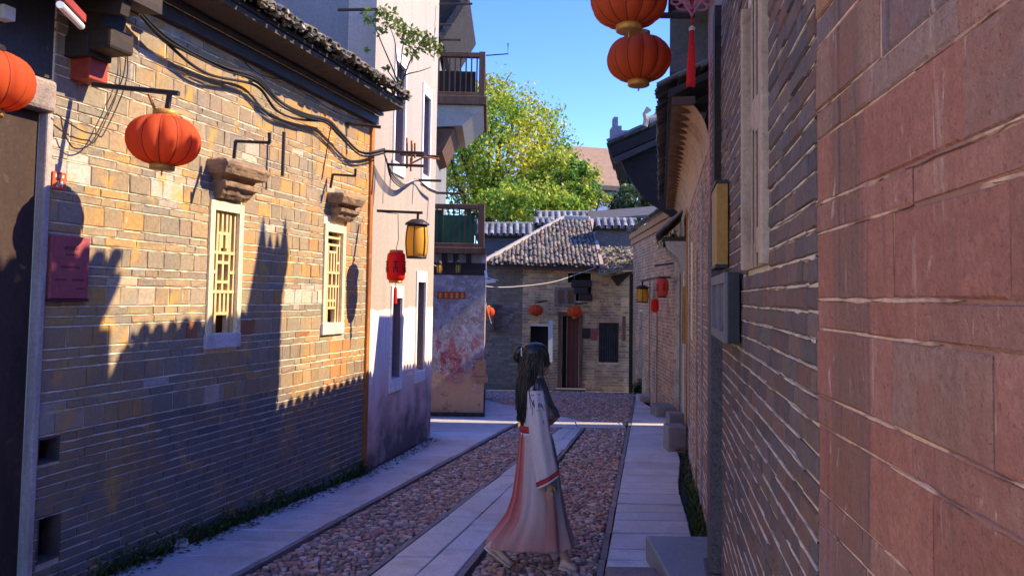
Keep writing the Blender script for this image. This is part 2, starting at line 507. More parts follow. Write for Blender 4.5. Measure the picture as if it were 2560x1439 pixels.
# -- single masonry piece: a block with a chamfered, slightly uneven face (18 triangles)
def block_verts(L, h, dep=0.05, ch=0.006, jt=0.0025):
    vs = []
    for y, ins in ((0.0, ch), (ch, 0.0), (dep, 0.0)):
        for x, z in ((-1, -1), (1, -1), (1, 1), (-1, 1)):
            vs.append(Vector((x * (L / 2 - ins) + jit(jt), y + (jit(jt) if y < dep else 0), z * (h / 2 - ins) + jit(jt))))
    fs = [(0, 1, 2, 3)]
    for r in (0, 4):
        for k in range(4):
            k2 = (k + 1) % 4
            fs.append((r + k2, r + k, r + 4 + k, r + 4 + k2))
    return vs, fs
def px_area(W, a0, a1, z0, z1):
    q = [proj(W.pt(a, z)) for a, z in ((a0, z0), (a1, z0), (a1, z1), (a0, z1))]
    if any(x is None for x in q): return 0
    cx = sum(x[0] for x in q) / 4; cy = sum(x[1] for x in q) / 4
    if not (-30 < cx < 2590 and -30 < cy < 1470): return 0
    return abs(sum(q[i][0] * q[(i + 1) % 4][1] - q[(i + 1) % 4][0] * q[i][1] for i in range(4))) / 2
def lay_bricks(W, parent, a0, a1, z0, z1, courses, openings, mats, colfn, limit=300, joint=0.009, jv=0.004, face=0.0, name='brick', proud=0.004, sizes=((.25, .03), (.17, .04)), chamfer=.006, wob=0.0, jt=.0025, bead=None):
    """courses(z) -> (height, tall?). The largest in view become objects, the rest one joined part."""
    items = []; beads = []
    z = z0; row = 0
    rows = []
    while z < z1 - .02:
        h, tall = courses(z, row)
        h = min(h, z1 - z)
        rows.append(z)
        free = [(a0, a1)]
        for o in openings:
            if o[2] < z + h - .01 and o[3] > z + .01:
                nf = []
                for f in free:
                    if o[1] <= f[0] or o[0] >= f[1]: nf.append(f); continue
                    if o[0] > f[0]: nf.append((f[0], o[0]))
                    if o[1] < f[1]: nf.append((o[1], f[1]))
                free = nf
        for f in free:
            a = f[0] + (0 if f[0] > a0 else -random.uniform(0, .1))
            while a < f[1] - .012:
                m_, s_ = sizes[1 if tall else 0]
                L = max(.06, random.gauss(m_, s_))
                if not tall and random.random() < .18: L *= .5
                b = a + L
                if f[1] - b < .06: b = f[1]
                aa = max(a, f[0])
                if b - aa > .02: items.append((aa, b, z, z + h, tall))
                a = b
            if bead: beads.append((f[0], f[1], z))
        z += h; row += 1
    if bead:                     # uneven lime pointing squeezed out of the bed joints
        bm_, bth, bgap, bfl = bead
        mo = MB()
        for (f0, f1, zz) in beads:
            a = f0; up0 = bth * .5; lo0 = bth * .5; on = True; left = 0.0; wv = random.uniform(0, 6)
            while a < f1 - .01:
                b2 = min(a + random.uniform(.03, .075), f1)
                if left <= 0:
                    on = random.random() > bgap; left = random.uniform(.06, .35)
                    if on: up0 = lo0 = bth * .08
                left -= b2 - a
                up1 = bth * random.uniform(.3, .7) * (.6 + .5 * abs(noise.noise(Vector((a * 1.3, zz * 9, 2)))) * 2); lo1 = bth * random.uniform(.3, .65)
                if random.random() < .04: lo1 *= 2.6
                w0 = .0014 * math.sin(a * 5 + wv); w1 = .0014 * math.sin(b2 * 5 + wv)
                if left <= 0: up1 *= .15; lo1 *= .15
                if on:
                    dd_ = face + proud * .7 + bfl * random.uniform(.6, 1.2)
                    q = lambda x, zq, dq: W.pt(x, zz + zq, dq)
                    mo.add([q(a, -lo0 + w0, face - .002), q(b2, -lo1 + w1, face - .002), q(b2, -lo1 * .55 + w1, dd_), q(a, -lo0 * .55 + w0, dd_), q(b2, up1 * .55 + w1, dd_), q(a, up0 * .55 + w0, dd_), q(b2, up1 + w1, face - .002), q(a, up0 + w0, face - .002)],
                           [(0, 1, 2, 3), (3, 2, 4, 5), (5, 4, 6, 7)])
                up0, lo0 = up1, lo1; a = b2
        mo.build('mortar_line', bm_, parent, kind='stuff')
    scored = sorted(items, key=lambda t: -px_area(W, *t[:4]))
    org = root_loc(parent)
    var = {t: [] for t in (False, True)}
    for t in var:
        for _ in range(7):
            L, h = ((.25, .055), (.17, .125))[t]
            mb = MB(); vs, fs = block_verts(L, h, ch=chamfer, jt=jt); mb.add(vs, fs)
            var[t].append((mb.mesh(name, mats[0]), L, h, vs, fs))
    mass = MB()
    for i, (aa, b, c, d, tall) in enumerate(scored):
        col = colfn((aa + b) / 2, (c + d) / 2, tall)
        me, L, h, vs, fs = random.choice(var[tall])
        s = ((b - aa - jv * random.uniform(.4, 1.6)) / L, 1, (d - c - joint * random.uniform(.7, 1.2)) / h)
        p = W.pt((aa + b) / 2, (c + d) / 2 + wob * math.sin(aa * 2.3 + c * 5), face + random.uniform(0, proud))
        if i < limit and px_area(W, aa, b, c, d) > 60:
            o = link(bpy.data.objects.new(name, me))
            o.parent = parent; o.location = p - org
            o.rotation_euler = (jit(.012), jit(.006), W.rz); o.scale = s
            o.color = (*col, 1)
        else:
            mass.add([p + W.m @ Vector((v.x * s[0], v.y, v.z * s[2])) for v in vs], fs, col)
    if mass.f:
        mass.build('brickwork', mats[1], parent, tint=True, kind='stuff')

def tile_verts(r, L, n=5, t=0.014):
    """one half-round clay tile lying along +y, open end facing -y"""
    vs = []; fs = []
    for y, rr in ((0, r), (L, r * .86)):
        for q in (rr, rr - t):
            for k in range(n + 1):
                a = PI * k / n
                vs.append(Vector((q * math.cos(a), y, q * math.sin(a) * .85)))
    m = n + 1
    for k in range(n):
        fs.append((k, k + 1, 2 * m + k + 1, 2 * m + k))
        fs.append((m + k + 1, m + k, 3 * m + k, 3 * m + k + 1))
        fs.append((k + 1, k, m + k, m + k + 1))
    return vs, fs
def tiles(p0, e, g, ncol, nrow, parent, pitch=.2, tl=.2, r=.075, palette=((.14, .135, .13),), pieces=0, jt=.01, skip=0.0, name='roof_tile', capwith=True, rows_fn=None):
    """half-round tiles over a slope: p0 eave corner, e along the eave, g up the slope"""
    e = e.normalized(); g = g.normalized(); nn = e.cross(g)
    if nn.z < 0: nn = -nn
    R = Matrix((e, g, nn)).transposed()
    org = root_loc(parent)
    vs, fs = tile_verts(r, tl * 1.12)
    vp, fp = [Vector((v.x, v.y, -v.z * .55 + .01)) for v in vs], [tuple(reversed(f)) for f in fs]
    me = None; done = 0
    mass = MB()
    for j in range(nrow):
        for i in range(ncol):
            if random.random() < skip: continue
            for half in (0, 1):
                p = p0 + e * (pitch * (i + .5 + .5 * half)) + g * (tl * j - (.03 if half else 0) + jit(jt)) + nn * (0.035 + jit(jt * .5) if not half else .03 + jit(jt * .4))
                if rows_fn and not rows_fn(p): continue
                col = vary(random.choice(palette), .25)
                A, Bf = (vs, fs) if not half else (vp, fp)
                rot = R @ Matrix.Rotation(jit(jt * 4), 3, 'Z') @ Matrix.Rotation(.05, 3, 'X')
                if half == 0 and done < pieces:
                    if me is None:
                        mb = MB(); mb.add(vs, fs); me = mb.mesh(name, M_TIL[0])
                    o = link(bpy.data.objects.new(name, me)); o.parent = parent
                    o.matrix_local = Matrix.Translation(p - org) @ rot.to_4x4()
                    o.color = (*col, 1); done += 1
                else:
                    mass.add([p + rot @ v for v in A], Bf, col)
    if mass.f: mass.build('tile_field', M_TIL[1], parent, tint=True, kind='stuff')

# ================================================================== THE SETTING: ground and paving
gm = MB()
ys = [-30, -5, 0, 5, 8, 12, 16, 20, 26, 40, 80, 300, 1500]
for i in range(len(ys) - 1):
    a, b = ys[i], ys[i + 1]
    gm.add([(-900, a, zg(a) - .10), (900, a, zg(a) - .10), (900, b, zg(b) - .10), (-900, b, zg(b) - .10)], [(0, 1, 2, 3)])
struct(gm.build('ground', M_EARTH))

class Line:
    def __init__(s, p, q):
        s.p = p; s.k = (q.x - p.x) / (q.y - p.y)
    def x(s, Y): return s.p.x + s.k * (Y - s.p.y)
def gl(a, b): return Line(on_ground(*a), on_ground(*b))
LA = gl((590, 1439), (1290, 1060))
LB = gl((899, 1439), (1277, 1158))
LC = gl((1156, 1439), (1427, 1111))
LD = gl((1490, 1439), (1583, 1000))
LW = Wall((-1.68 + .28 * (4.0 - 8.87), 4.0), (.28, 1))           # left grey brick house
WH = Wall((-1.66, 8.9), (.154, 1))                              # white house
RXY = lambda Y: .401 + .196 * Y
RW = Wall((RXY(14.0), 14.0), (-.196, -1))                       # right side of the street, u runs towards the viewer
def rs(Y): return (14.0 - Y) * math.sqrt(1 + .196 ** 2)          # distance along RW for a given depth
def lwx(Y): return -1.68 + .28 * (Y - 8.87) if Y < 8.87 else -1.66 + .154 * (Y - 8.9)
KW = .05
def slab_piece(q, z, parent, m, col, name='paving_slab', th=.07, ch=.008, gap=.006):
    """q: four ground corners (x, y) in order"""
    c = Vector((sum(p[0] for p in q) / 4, sum(p[1] for p in q) / 4))
    def inset(p, d):
        v = Vector(p) - c
        return Vector(p) - Vector((math.copysign(min(d, abs(v.x)), v.x), math.copysign(min(d, abs(v.y)), v.y)))
    o1 = [inset(p, gap) for p in q]; o2 = [inset(p, gap + ch) for p in q]
    hz = [zg(p.y) + z for p in o1]
    mb = MB()
    vs = [Vector((p.x, p.y, h)) for p, h in zip(o2, hz)] + [Vector((p.x, p.y, h - ch)) for p, h in zip(o1, hz)] + [Vector((p.x, p.y, h - th)) for p, h in zip(o1, hz)]
    fs = [(0, 1, 2, 3)]
    for r in (0, 4):
        for k in range(4):
            k2 = (k + 1) % 4
            fs.append((r + k2, r + k, r + 4 + k, r + 4 + k2))
    mb.add(vs, fs)
    o = mb.build(name, m, parent)
    o.color = (*col, 1)
    return o
BLUEG = [(.54, .53, .53), (.58, .56, .55), (.50, .50, .51), (.55, .52, .50)]
pave = struct(thing('left_pavement', (0, 0, 0), '', '')); del pave['label'], pave['category']
Y = -3.0
while Y < 16.2:
    d = random.uniform(.34, .62)
    Y2 = Y + d
    f = lambda y: min(lwx(y) + .03, LA.x(y) - .2) if y < 11.9 else -1.9 + (y - 11.9) * .05
    slab_piece([(f(Y), Y), (LA.x(Y) - KW, Y + .02), (LA.x(Y2) - KW, Y2 + .02), (f(Y2), Y2)], jit(.004), pave, M_SLAB, vary(random.choice(BLUEG), .1))
    Y = Y2
pave = struct(thing('right_pavement', (0, 0, 0), '', '')); del pave['label'], pave['category']
Y = -3.0
while Y < 20.0:
    d = random.uniform(.24, .46)
    Y2 = Y + d
    f = lambda y: max(RXY(y) - .16 - .03 * math.sin(y * 1.7), LD.x(y) + .25) if y < 14 else 3.0 + (y - 14) * .03
    slab_piece([(LD.x(Y) + KW, Y), (f(Y), Y + jit(.02)), (f(Y2), Y2 + jit(.02)), (LD.x(Y2) + KW, Y2)], jit(.005), pave, M_SLAB, vary(random.choice(BLUEG), .12))
    Y = Y2
pave = struct(thing('middle_pavement', (0, 0, 0), '', '')); del pave['label'], pave['category']
for side in (0, 1):
    Y = -3.0 + side * .4
    while Y < 13.0:
        d = random.uniform(.7, 1.25); Y2 = min(Y + d, 13.15)
        mid = lambda y: (LB.x(y) + LC.x(y)) / 2 + .02
        if side == 0: q = [(LB.x(Y) + KW, Y), (mid(Y), Y), (mid(Y2), Y2), (LB.x(Y2) + KW, Y2)]
        else: q = [(mid(Y), Y), (LC.x(Y) - KW, Y), (LC.x(Y2) - KW, Y2), (mid(Y2), Y2)]
        slab_piece(q, jit(.004), pave, M_SLAB, vary(random.choice(BLUEG), .12))
        Y = Y2 + .001
# cross band and diagonal slabs where the lane opens into the little square
x = LB.x(13.3) - .4
while x < LD.x(13.5) - .1:
    x2 = min(x + random.uniform(.6, 1.0), LD.x(13.5) - .06)
    slab_piece([(x, 13.22), (x2, 13.22), (x2 + .02, 13.95), (x + .02, 13.95)], .0 + jit(.003), pave, M_SLAB, vary(random.choice(BLUEG), .12))
    x = x2
dg0, dg1 = Vector((1.35, 14.0)), Vector((-1.4, 19.5))
dd = (dg1 - dg0); nseg = 7
for i in range(nseg):
    a = dg0 + dd * i / nseg; b = dg0 + dd * (i + 1) / nseg
    o_ = Vector((-1.15, -.15))
    slab_piece([(a.x + o_.x, a.y), (a.x, a.y), (b.x, b.y), (b.x + o_.x, b.y)], jit(.003), pave, M_SLAB, vary(random.choice(BLUEG), .12))
kr = struct(thing('kerb', (0, 0, 0), '', '')); del kr['label'], kr['category']
for Ln, sg in ((LA, -1), (LB, 1), (LC, -1), (LD, 1)):
    Y = -3.0; end = 13.2 if Ln in (LB, LC) else (16 if Ln is LA else 19.5)
    while Y < end:
        Y2 = min(Y + random.uniform(.5, .95), end)
        xs = sorted((0, sg * (KW - .004)))
        slab_piece([(Ln.x(Y) + xs[0], Y), (Ln.x(Y) + xs[1], Y), (Ln.x(Y2) + xs[1], Y2), (Ln.x(Y2) + xs[0], Y2)], -.002 + jit(.004), kr, M_KERB, vary((.22, .195, .18), .2), 'kerb_stone', ch=.004, gap=.002)
        Y = Y2
# cobbles
def cobble_mesh():
    n = 8; vs = []
    rag = [1 + jit(.28) for _ in range(n)]
    for rr, zz in ((1.0, -.6), (1.0, .45), (.86, .86)):
        for k in range(n):
            a = 2 * PI * k / n
            sx = math.copysign(abs(math.cos(a)) ** .75, math.cos(a)); sy = math.copysign(abs(math.sin(a)) ** .75, math.sin(a))
            vs.append(Vector((sx * rr * rag[k] * .5, sy * rr * rag[k] * .5, zz * .5)))
    vs.append(Vector((jit(.08), jit(.08), .5)))
    fs = []
    for r in (0, 1):
        for k in range(n):
            k2 = (k + 1) % n
            fs.append((r * n + k, r * n + k2, (r + 1) * n + k2, (r + 1) * n + k))
    for k in range(n): fs.append((2 * n + k, 2 * n + (k + 1) % n, 3 * n))
    return vs, fs
CPAL = [(.42, .24, .165), (.47, .31, .22), (.32, .20, .15), (.50, .38, .29), (.26, .205, .175), (.40, .33, .28), (.50, .27, .17), (.17, .125, .105), (.36, .18, .13), (.56, .46, .37), (.22, .16, .135)]
cvars = []
for _ in range(8):
    vs, fs = cobble_mesh(); mb = MB(); mb.smooth = True; mb.add(vs, fs)
    cvars.append((mb.mesh('cobble', M_COB[0]), vs, fs))
def cobbles(name, fl, fr, y0, y1, npieces, skipfn=None):
    bed = MB()
    n = 14
    for i in range(n):
        a = y0 + (y1 - y0) * i / n; b = y0 + (y1 - y0) * (i + 1) / n
        bed.add([(fl(a), a, zg(a) - .038), (fr(a), a, zg(a) - .038), (fr(b), b, zg(b) - .038), (fl(b), b, zg(b) - .038)], [(0, 1, 2, 3)])
    bo = struct(bed.build(name, M_EARTH))
    items = []
    y = y0 + .02; row = 0
    while y < y1 - .02:
        x = fl(y) + .03 + random.uniform(0, .03)
        dy = random.uniform(.032, .052)
        while x < fr(y) - .03:
            wx = random.choice((random.uniform(.03, .055), random.uniform(.04, .095)))
            if x + wx > fr(y): wx = fr(y) - x
            if wx > .03 and not (skipfn and skipfn(x, y)):
                items.append((x + wx / 2, y + jit(.012), wx * random.uniform(.9, 1.0), dy * random.uniform(1.0, 1.25), random.uniform(.045, .065)))
            x += wx
        y += dy; row += 1
    items.sort(key=lambda t: t[1] if t[1] > 5.0 else 99 - t[1])
    mass = MB(); mass.smooth = True
    for i, (x, y, wx, wy, h) in enumerate(items):
        me, vs, fs = random.choice(cvars)
        col = vary(random.choice(CPAL), .25)
        a = .2 + jit(.6); z = zg(y) - h * .5 + random.uniform(-.016, .004)
        if i < npieces:
            o = link(bpy.data.objects.new('cobble', me)); o.parent = bo
            o.location = (x, y, z); o.rotation_euler = (jit(.08), jit(.08), a); o.scale = (wx, wy, h); o.color = (*col, 1)
        else:
            ca, sa = math.cos(a), math.sin(a)
            mass.add([(x + v.x * wx * ca - v.y * wy * sa, y + v.x * wx * sa + v.y * wy * ca, z + v.z * h) for v in vs], fs, col)
    mass.build('cobble_field', M_COB[1], bo, tint=True, kind='stuff')
cobbles('left_cobble_strip', lambda y: LA.x(y), lambda y: LB.x(y), 2.6, 13.2, 150)
cobbles('right_cobble_strip', lambda y: LC.x(y), lambda y: LD.x(y), 2.6, 13.2, 150)
def in_diag(x, y):
    if y < 14.0 or y > 19.6: return False
    t = (y - 14.0) / 5.5; xa = 1.35 - 2.75 * t
    return xa - 1.18 < x < xa + .03
cobbles('square_cobbles', lambda y: max(-2.2, LA.x(y) if y < 16 else -2.2), lambda y: min(LD.x(y), 3.2), 13.98, 20.6, 0, in_diag)

# ================================================================== LEFT: grey brick house
def rect_px(W, x0, x1, y0, y1, d=0.0):
    """wall rectangle (a0, a1, z0, z1) from image corners"""
    xm = (x0 + x1) / 2; ym = (y0 + y1) / 2
    a0 = W.px(x0, ym, d)[0]; a1 = W.px(x1, ym, d)[0]
    return (min(a0, a1), max(a0, a1), W.px(xm, y1, d)[1], W.px(xm, y0, d)[1])
LEND = (8.87 - 4.0) * math.sqrt(1 + .28 ** 2) - .04
LBEG = LW.px(112, 700)[0]
HZ = 4.02
house = thing('grey_brick_house', LW.pt(LBEG, zg(5)), 'grey and ochre brick house with two lattice windows, sunlit upper wall on the left', 'house')
win1 = rect_px(LW, 517, 600, 505, 868)
win2 = rect_px(LW, 806, 858, 562, 834)
hole1 = rect_px(LW, 93, 148, 1092, 1156)
hole2 = rect_px(LW, 92, 150, 1285, 1400)
ops = [win1, win2, hole1, hole2]
mb = MB()
wall_mesh(LW, mb, LBEG, LEND, -.35, HZ, ops, -.006, .34)
lwall = mb.build('wall', M_MORT, house)
GPAL = [(.28, .22, .155), (.235, .20, .16), (.30, .225, .145), (.24, .215, .185), (.34, .235, .13), (.21, .185, .16), (.27, .19, .125), (.33, .27, .20), (.20, .19, .175)]
DPAL = [(.16, .145, .14), (.145, .14, .15), (.18, .155, .145), (.20, .14, .12), (.13, .13, .145), (.11, .11, .12)]
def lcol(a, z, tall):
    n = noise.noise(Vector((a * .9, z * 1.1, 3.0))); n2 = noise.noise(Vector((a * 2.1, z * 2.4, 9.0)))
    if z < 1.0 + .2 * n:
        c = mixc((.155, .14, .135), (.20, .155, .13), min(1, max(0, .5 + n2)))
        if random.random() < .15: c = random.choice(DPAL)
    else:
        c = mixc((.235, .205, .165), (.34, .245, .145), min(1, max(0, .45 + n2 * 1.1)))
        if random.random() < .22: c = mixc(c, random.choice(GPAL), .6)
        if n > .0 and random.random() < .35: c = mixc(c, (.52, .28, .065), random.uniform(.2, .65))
    if z > .9 and a > LEND - 1.25:                       # rust runs beside the second window and at the corner
        k_ = noise.noise(Vector((a * 5.5, z * .35, 21.0)))
        if k_ > .05 or a > LEND - .12: c = mixc(c, (.56, .23, .05), min(.85, .35 + k_))
    if z > 1.0 and n2 < -.38: c = mixc(c, (.62, .57, .50), random.uniform(.2, .7))
    if random.random() < .012: c = (.34, .13, .06)
    return vary(c, .09)
def lcourse(z, row):
    if z < .95: return (.062, False)
    k = (row * 7 + 3) % 3
    return (.138, True) if k == 0 else (.062, False)
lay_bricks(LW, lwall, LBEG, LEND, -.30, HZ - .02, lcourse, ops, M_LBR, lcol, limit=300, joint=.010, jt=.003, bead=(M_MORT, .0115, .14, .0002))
# black plates for the shade inside both drain holes; house side and rear walls
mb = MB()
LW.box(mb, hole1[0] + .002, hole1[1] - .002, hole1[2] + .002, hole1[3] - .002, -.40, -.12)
mb.build('hole_shade', M_DARK, house); mb = MB()
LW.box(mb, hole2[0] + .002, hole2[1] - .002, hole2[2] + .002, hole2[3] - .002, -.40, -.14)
mb.build('hole_shade', M_DARK, house)
mb = MB()
LW.box(mb, LEND - .3, LEND, -.4, 4.5, -5.0, -.345)
LW.box(mb, LBEG, LBEG + .3, -.4, 4.5, -5.0, -.345)
LW.box(mb, LBEG + .3, LEND - .3, -.4, 4.5, -5.0, -4.7)
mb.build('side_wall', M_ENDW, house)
# lining of the drain holes, their inner shade put into the brick colour
for hl in (hole1, hole2):
    mb = MB()
    for (u0, u1, w0, w1) in ((hl[0] - .001, hl[0] + .012, hl[2], hl[3]), (hl[1] - .012, hl[1] + .001, hl[2], hl[3]), (hl[0] + .0125, hl[1] - .0125, hl[2] - .001, hl[2] + .012), (hl[0] + .0125, hl[1] - .0125, hl[3] - .012, hl[3] + .001)):
        LW.box(mb, u0, u1, w0, w1, -.119, .001)
    mb.build('hole_lining', mat('shade_toned_brick', (.10, .07, .06), [(8, (.05, .04, .04), .45, .65, .7)], .9, (40, .6, .006)), house)
# lattice windows
def lattice(W, r, parent, sill_px, bars):
    a0, a1, z0, z1 = r
    win = MB()
    fw = .055
    W.box(win, a0, a0 + fw, z0, z1, -.06, .022); W.box(win, a1 - fw, a1, z0, z1, -.06, .022)
    W.box(win, a0 + fw, a1 - fw, z1 - .075, z1, -.06, .018)
    fr = win.build('window', M_LATW, parent)
    s = MB(); W.box(s, a0 - .012, a1 + .006, z0 - .005, z0 + sill_px, -.12, .030)
    s.build('window_sill', mat('worn_sill_stone', (.60, .55, .52), [(5, (.36, .31, .29), .5, .7, .7), (20, (.7, .66, .62), .6, .7, .5)], .85, (50, .5, .006)), fr, bevel=.008)
    zb = z0 + sill_px + .002; zt = z1 - .077; b0 = a0 + fw + .001; b1 = a1 - fw - .001
    H = zt - zb; Wd = b1 - b0; t = .024
    def vb(u, za, zc):
        q = MB(); x = b0 + u * Wd
        W.box(q, x - t / 2, x + t / 2, zb + za * H, zb + zc * H, -.05 + jit(.002), -.012 + jit(.002))
        q.build('lattice_bar', M_LATT, fr)
    def hb(z, ua, uc):
        q = MB(); zz = zb + z * H
        W.box(q, b0 + ua * Wd, b0 + uc * Wd, zz - t / 2, zz + t / 2, -.048 + jit(.002), -.010 + jit(.002))
        q.build('lattice_bar', M_LATT, fr)
    for u, za, zc in bars[0]: vb(u, za, zc)
    for z, ua, uc in bars[1]: hb(z, ua, uc)
    q = MB(); W.box(q, a0 + .01, a1 - .01, z0 + .01, z1 - .01, -.20, -.14); q.build('shutter', M_WOODB, fr)
    return fr
bars1 = ([(.24, .0, 1), (.76, .0, 1), (.42, .70, 1), (.60, .70, 1), (.42, .16, .34), (.60, .16, .34), (.5, .34, .66), (.35, .66, .82), (.66, .66, .82), (.04, 0, 1), (.96, 0, 1)],
         [(.82, .24, .76), (.66, 0, 1), (.50, .0, .24), (.50, .76, 1), (.34, 0, 1), (.16, .24, .76), (.58, .24, .76), (.42, .24, .76)])
bars2 = ([(.24, .0, .86), (.76, .0, .86), (.42, .55, .78), (.60, .55, .78), (.42, .16, .40), (.60, .16, .40), (.04, 0, 1), (.96, 0, 1), (.5, .40, .55)],
         [(.86, 0, 1), (.78, .24, .76), (.66, .0, .24), (.66, .76, 1), (.55, 0, 1), (.40, 0, 1), (.24, .24, .76), (.16, .24, .76), (.94, 0, 1)])
sill1 = abs(LW.px(540, 832)[1] - LW.px(540, 868)[1])
lattice(LW, win1, house, sill1, bars1)
lattice(LW, win2, house, .12, bars2)
# stone hoods above the windows
def hood(W, px_rect, parent, broken=False):
    a0, a1, z0, z1 = rect_px(W, *px_rect)
    a0 -= .0
    H = z1 - z0; c = (a0 + a1) / 2; hw = (a1 - a0) / 2
    lev = [(0, .58, .05), (.10, .62, .08), (.22, .66, .095), (.30, .70, .13), (.42, .74, .135), (.47, .70, .09), (.56, .76, .10), (.61, .93, .17), (.84, 1.0, .20), (.95, .97, .185), (1.0, .88, .13)]
    mb = MB(); rg = []
    for (f, wd, dep) in lev:
        k1 = hw * wd * (.74 if broken and f > .5 else 1)
        z = z0 + f * H
        rg.append([W.pt(c - hw * wd, z, -.02), W.pt(c + k1, z, -.02), W.pt(c + k1, z, dep), W.pt(c - hw * wd, z, dep)])
    mb.loft(rg)
    o = mb.build('window_hood', M_HOOD, parent)
    sd = o.modifiers.new('sub', 'SUBSURF'); sd.subdivision_type = 'SIMPLE'; sd.levels = 4; sd.render_levels = 4
    tx = bpy.data.textures.new('worn', 'CLOUDS'); tx.noise_scale = .05
    dm = o.modifiers.new('worn', 'DISPLACE'); dm.texture = tx; dm.strength = .018; dm.texture_coords = 'GLOBAL'
    return o
hood(LW, (512, 628, 408, 500), house)
hood(LW, (816, 880, 488, 552), house, True)
# rusty corner strip at the far end
mb = MB()
LW.box(mb, LEND + .004, LEND + .085, -.4, 3.9, -.12, .03)
mb.build('corner_strip', M_RUST, house, bevel=.01)
# roof: soffit, gutter board, scalloped fascia, tiles
OV = .38
mb = MB()
za, zb_ = HZ - .01, HZ + .05
R0, R1 = LBEG - .0, LEND + .10
pts = [LW.pt(R0, za, -.34), LW.pt(R1, za, -.34), LW.pt(R1, zb_, OV), LW.pt(R0, zb_, OV)]
mb.prism(pts, (0, 0, .045))
roof = mb.build('roof', mat('stained_soffit', (.075, .06, .05), [(3, (.16, .09, .05), .55, .7, .7, (1, 3, 1)), (8, (.03, .03, .03), .5, .7, .6)], .85, (20, .6, .01)), house)
mb = MB()
up = (LW.n * -1.0 + Vector((0, 0, .42))).normalized()
b0 = LW.pt(R0, zb_ + .05, OV + .02); b1 = LW.pt(R1, zb_ + .05, OV + .02)
mb.prism([b0, b1, b1 + up * 4.2, b0 + up * 4.2], (0, 0, .04))
mb.build('roof_deck', M_WOODD, roof)
mb = MB()
mb.bar(LW.pt(R0, HZ - .07, .035), LW.pt(R1, HZ - .07, .035), .06, .10)
mb.bar(LW.pt(R0, HZ - .0, .10), LW.pt(R1, HZ + .0, .10), .05, .035)
mb.build('eave_board', M_IRON, roof)
mb = MB()                                                 # row of pale pointed drip tiles along the board
s = R0 + .03
while s < R1 - .05:
    h = random.uniform(.03, .055)
    p = [LW.pt(s, HZ - .02, .072), LW.pt(s + .045, HZ - .02 + h, .072), LW.pt(s + .09, HZ - .02, .072)]
    mb.prism(p, LW.n * .012); s += .10
mb.build('drip_edge', M_LATW, roof)
TPAL = [(.17, .155, .135), (.13, .125, .12), (.21, .19, .15), (.10, .10, .10), (.24, .20, .15)]
tiles(LW.pt(R0, zb_ + .10, OV + .10), LW.u, up, int((R1 - R0) / .135), 14, roof, pitch=.135, tl=.17, r=.058, palette=TPAL, pieces=150, jt=.022)
# crumbling mortar and debris on the eave edge
mb = MB()
for i in range(420):
    s = random.uniform(R0, R1 + .02); r_ = random.uniform(.012, .034)
    c = LW.pt(s, zb_ + .12 + random.uniform(-.03, .05), OV + random.uniform(.0, .12))
    mb.box(c, (r_ * random.uniform(.8, 2), r_, r_ * random.uniform(.5, 1.2)), m=Matrix.Rotation(jit(2), 3, 'Z') @ Matrix.Rotation(jit(1), 3, 'X'), col=vary(random.choice([(.22, .19, .13), (.12, .11, .09), (.30, .26, .19), (.09, .10, .05)]), .3))
mb.build('eave_debris', M_TIL[1], roof, tint=True, kind='stuff')

# ------------------------------------------------------------------ gate bay at the left edge
GB = LW.px(112, 700)[0]
gate = thing('gate_bay', LW.pt(GB - .6, 0), 'dark gate bay with pale granite door frame at the left edge', 'gate')
j0 = rect_px(LW, 87, 108, 280, 1400)
JZ = LW.px(90, 275)[1]
mb = MB(); LW.box(mb, j0[0], GB - .004, -.3, JZ, -.05, .02); mb.build('door_jamb', M_GRANL, gate, bevel=.012)
mb = MB(); LW.box(mb, j0[0] - 1.6, GB - .01, JZ + .003, JZ + .20, -.30, .045); mb.build('lintel', mat('weathered_lintel', (.33, .27, .245), [(5, (.17, .14, .13), .45, .65, .8), (16, (.5, .43, .4), .58, .68, .6)], .9, (30, .9, .015)), gate, bevel=.025)
mb = MB(); LW.box(mb, j0[0] - 1.6, j0[0] - .004, -.3, JZ, -.12, -.045); mb.build('door_leaf', mat('dark_brown_door', (.055, .034, .028), [(3, (.03, .02, .018), .45, .65, .8, (2, 2, .3)), (18, (.10, .06, .05), .6, .7, .5)], .85, (40, .5, .005)), gate)
mb = MB(); LW.box(mb, j0[0] - 1.9, j0[0] - 1.6, -.3, JZ, -.30, .03); mb.build('door_jamb', M_GRANL, gate, bevel=.012)
mb = MB(); LW.box(mb, j0[0] - 2.0, GB + .0, JZ + .223, 5.2, -.30, -.02)
LW.box(mb, j0[0] - 2.0, j0[0] - 1.9, -.3, JZ + .22, -.30, -.02)
mb.build('upper_wall', mat('shade_toned_plaster', (.055, .06, .07), [(3, (.03, .03, .035), .4, .7, .7), (20, (.16, .16, .17), .66, .72, .5)], .9, (25, .4, .006)), gate)  # near-black tone carries the shade under the gate eave
# corbelled end wall between gate and house: dark stepped block under the eave
mb = MB()
c0 = LW.px(238, 60)[0]
for (x0, x1, y0, y1, dd_) in ((205, 300, -80, 55, .34), (190, 292, 55, 112, .26), (180, 270, 112, 165, .18)):
    a0, a1, z0, z1 = rect_px(LW, x0, x1, y0, y1)
    LW.box(mb, a0 - .06, a0 + .14, z0, z1 - .002, -.02, dd_)
mb.build('corbel', M_WOODD, gate, bevel=.01)
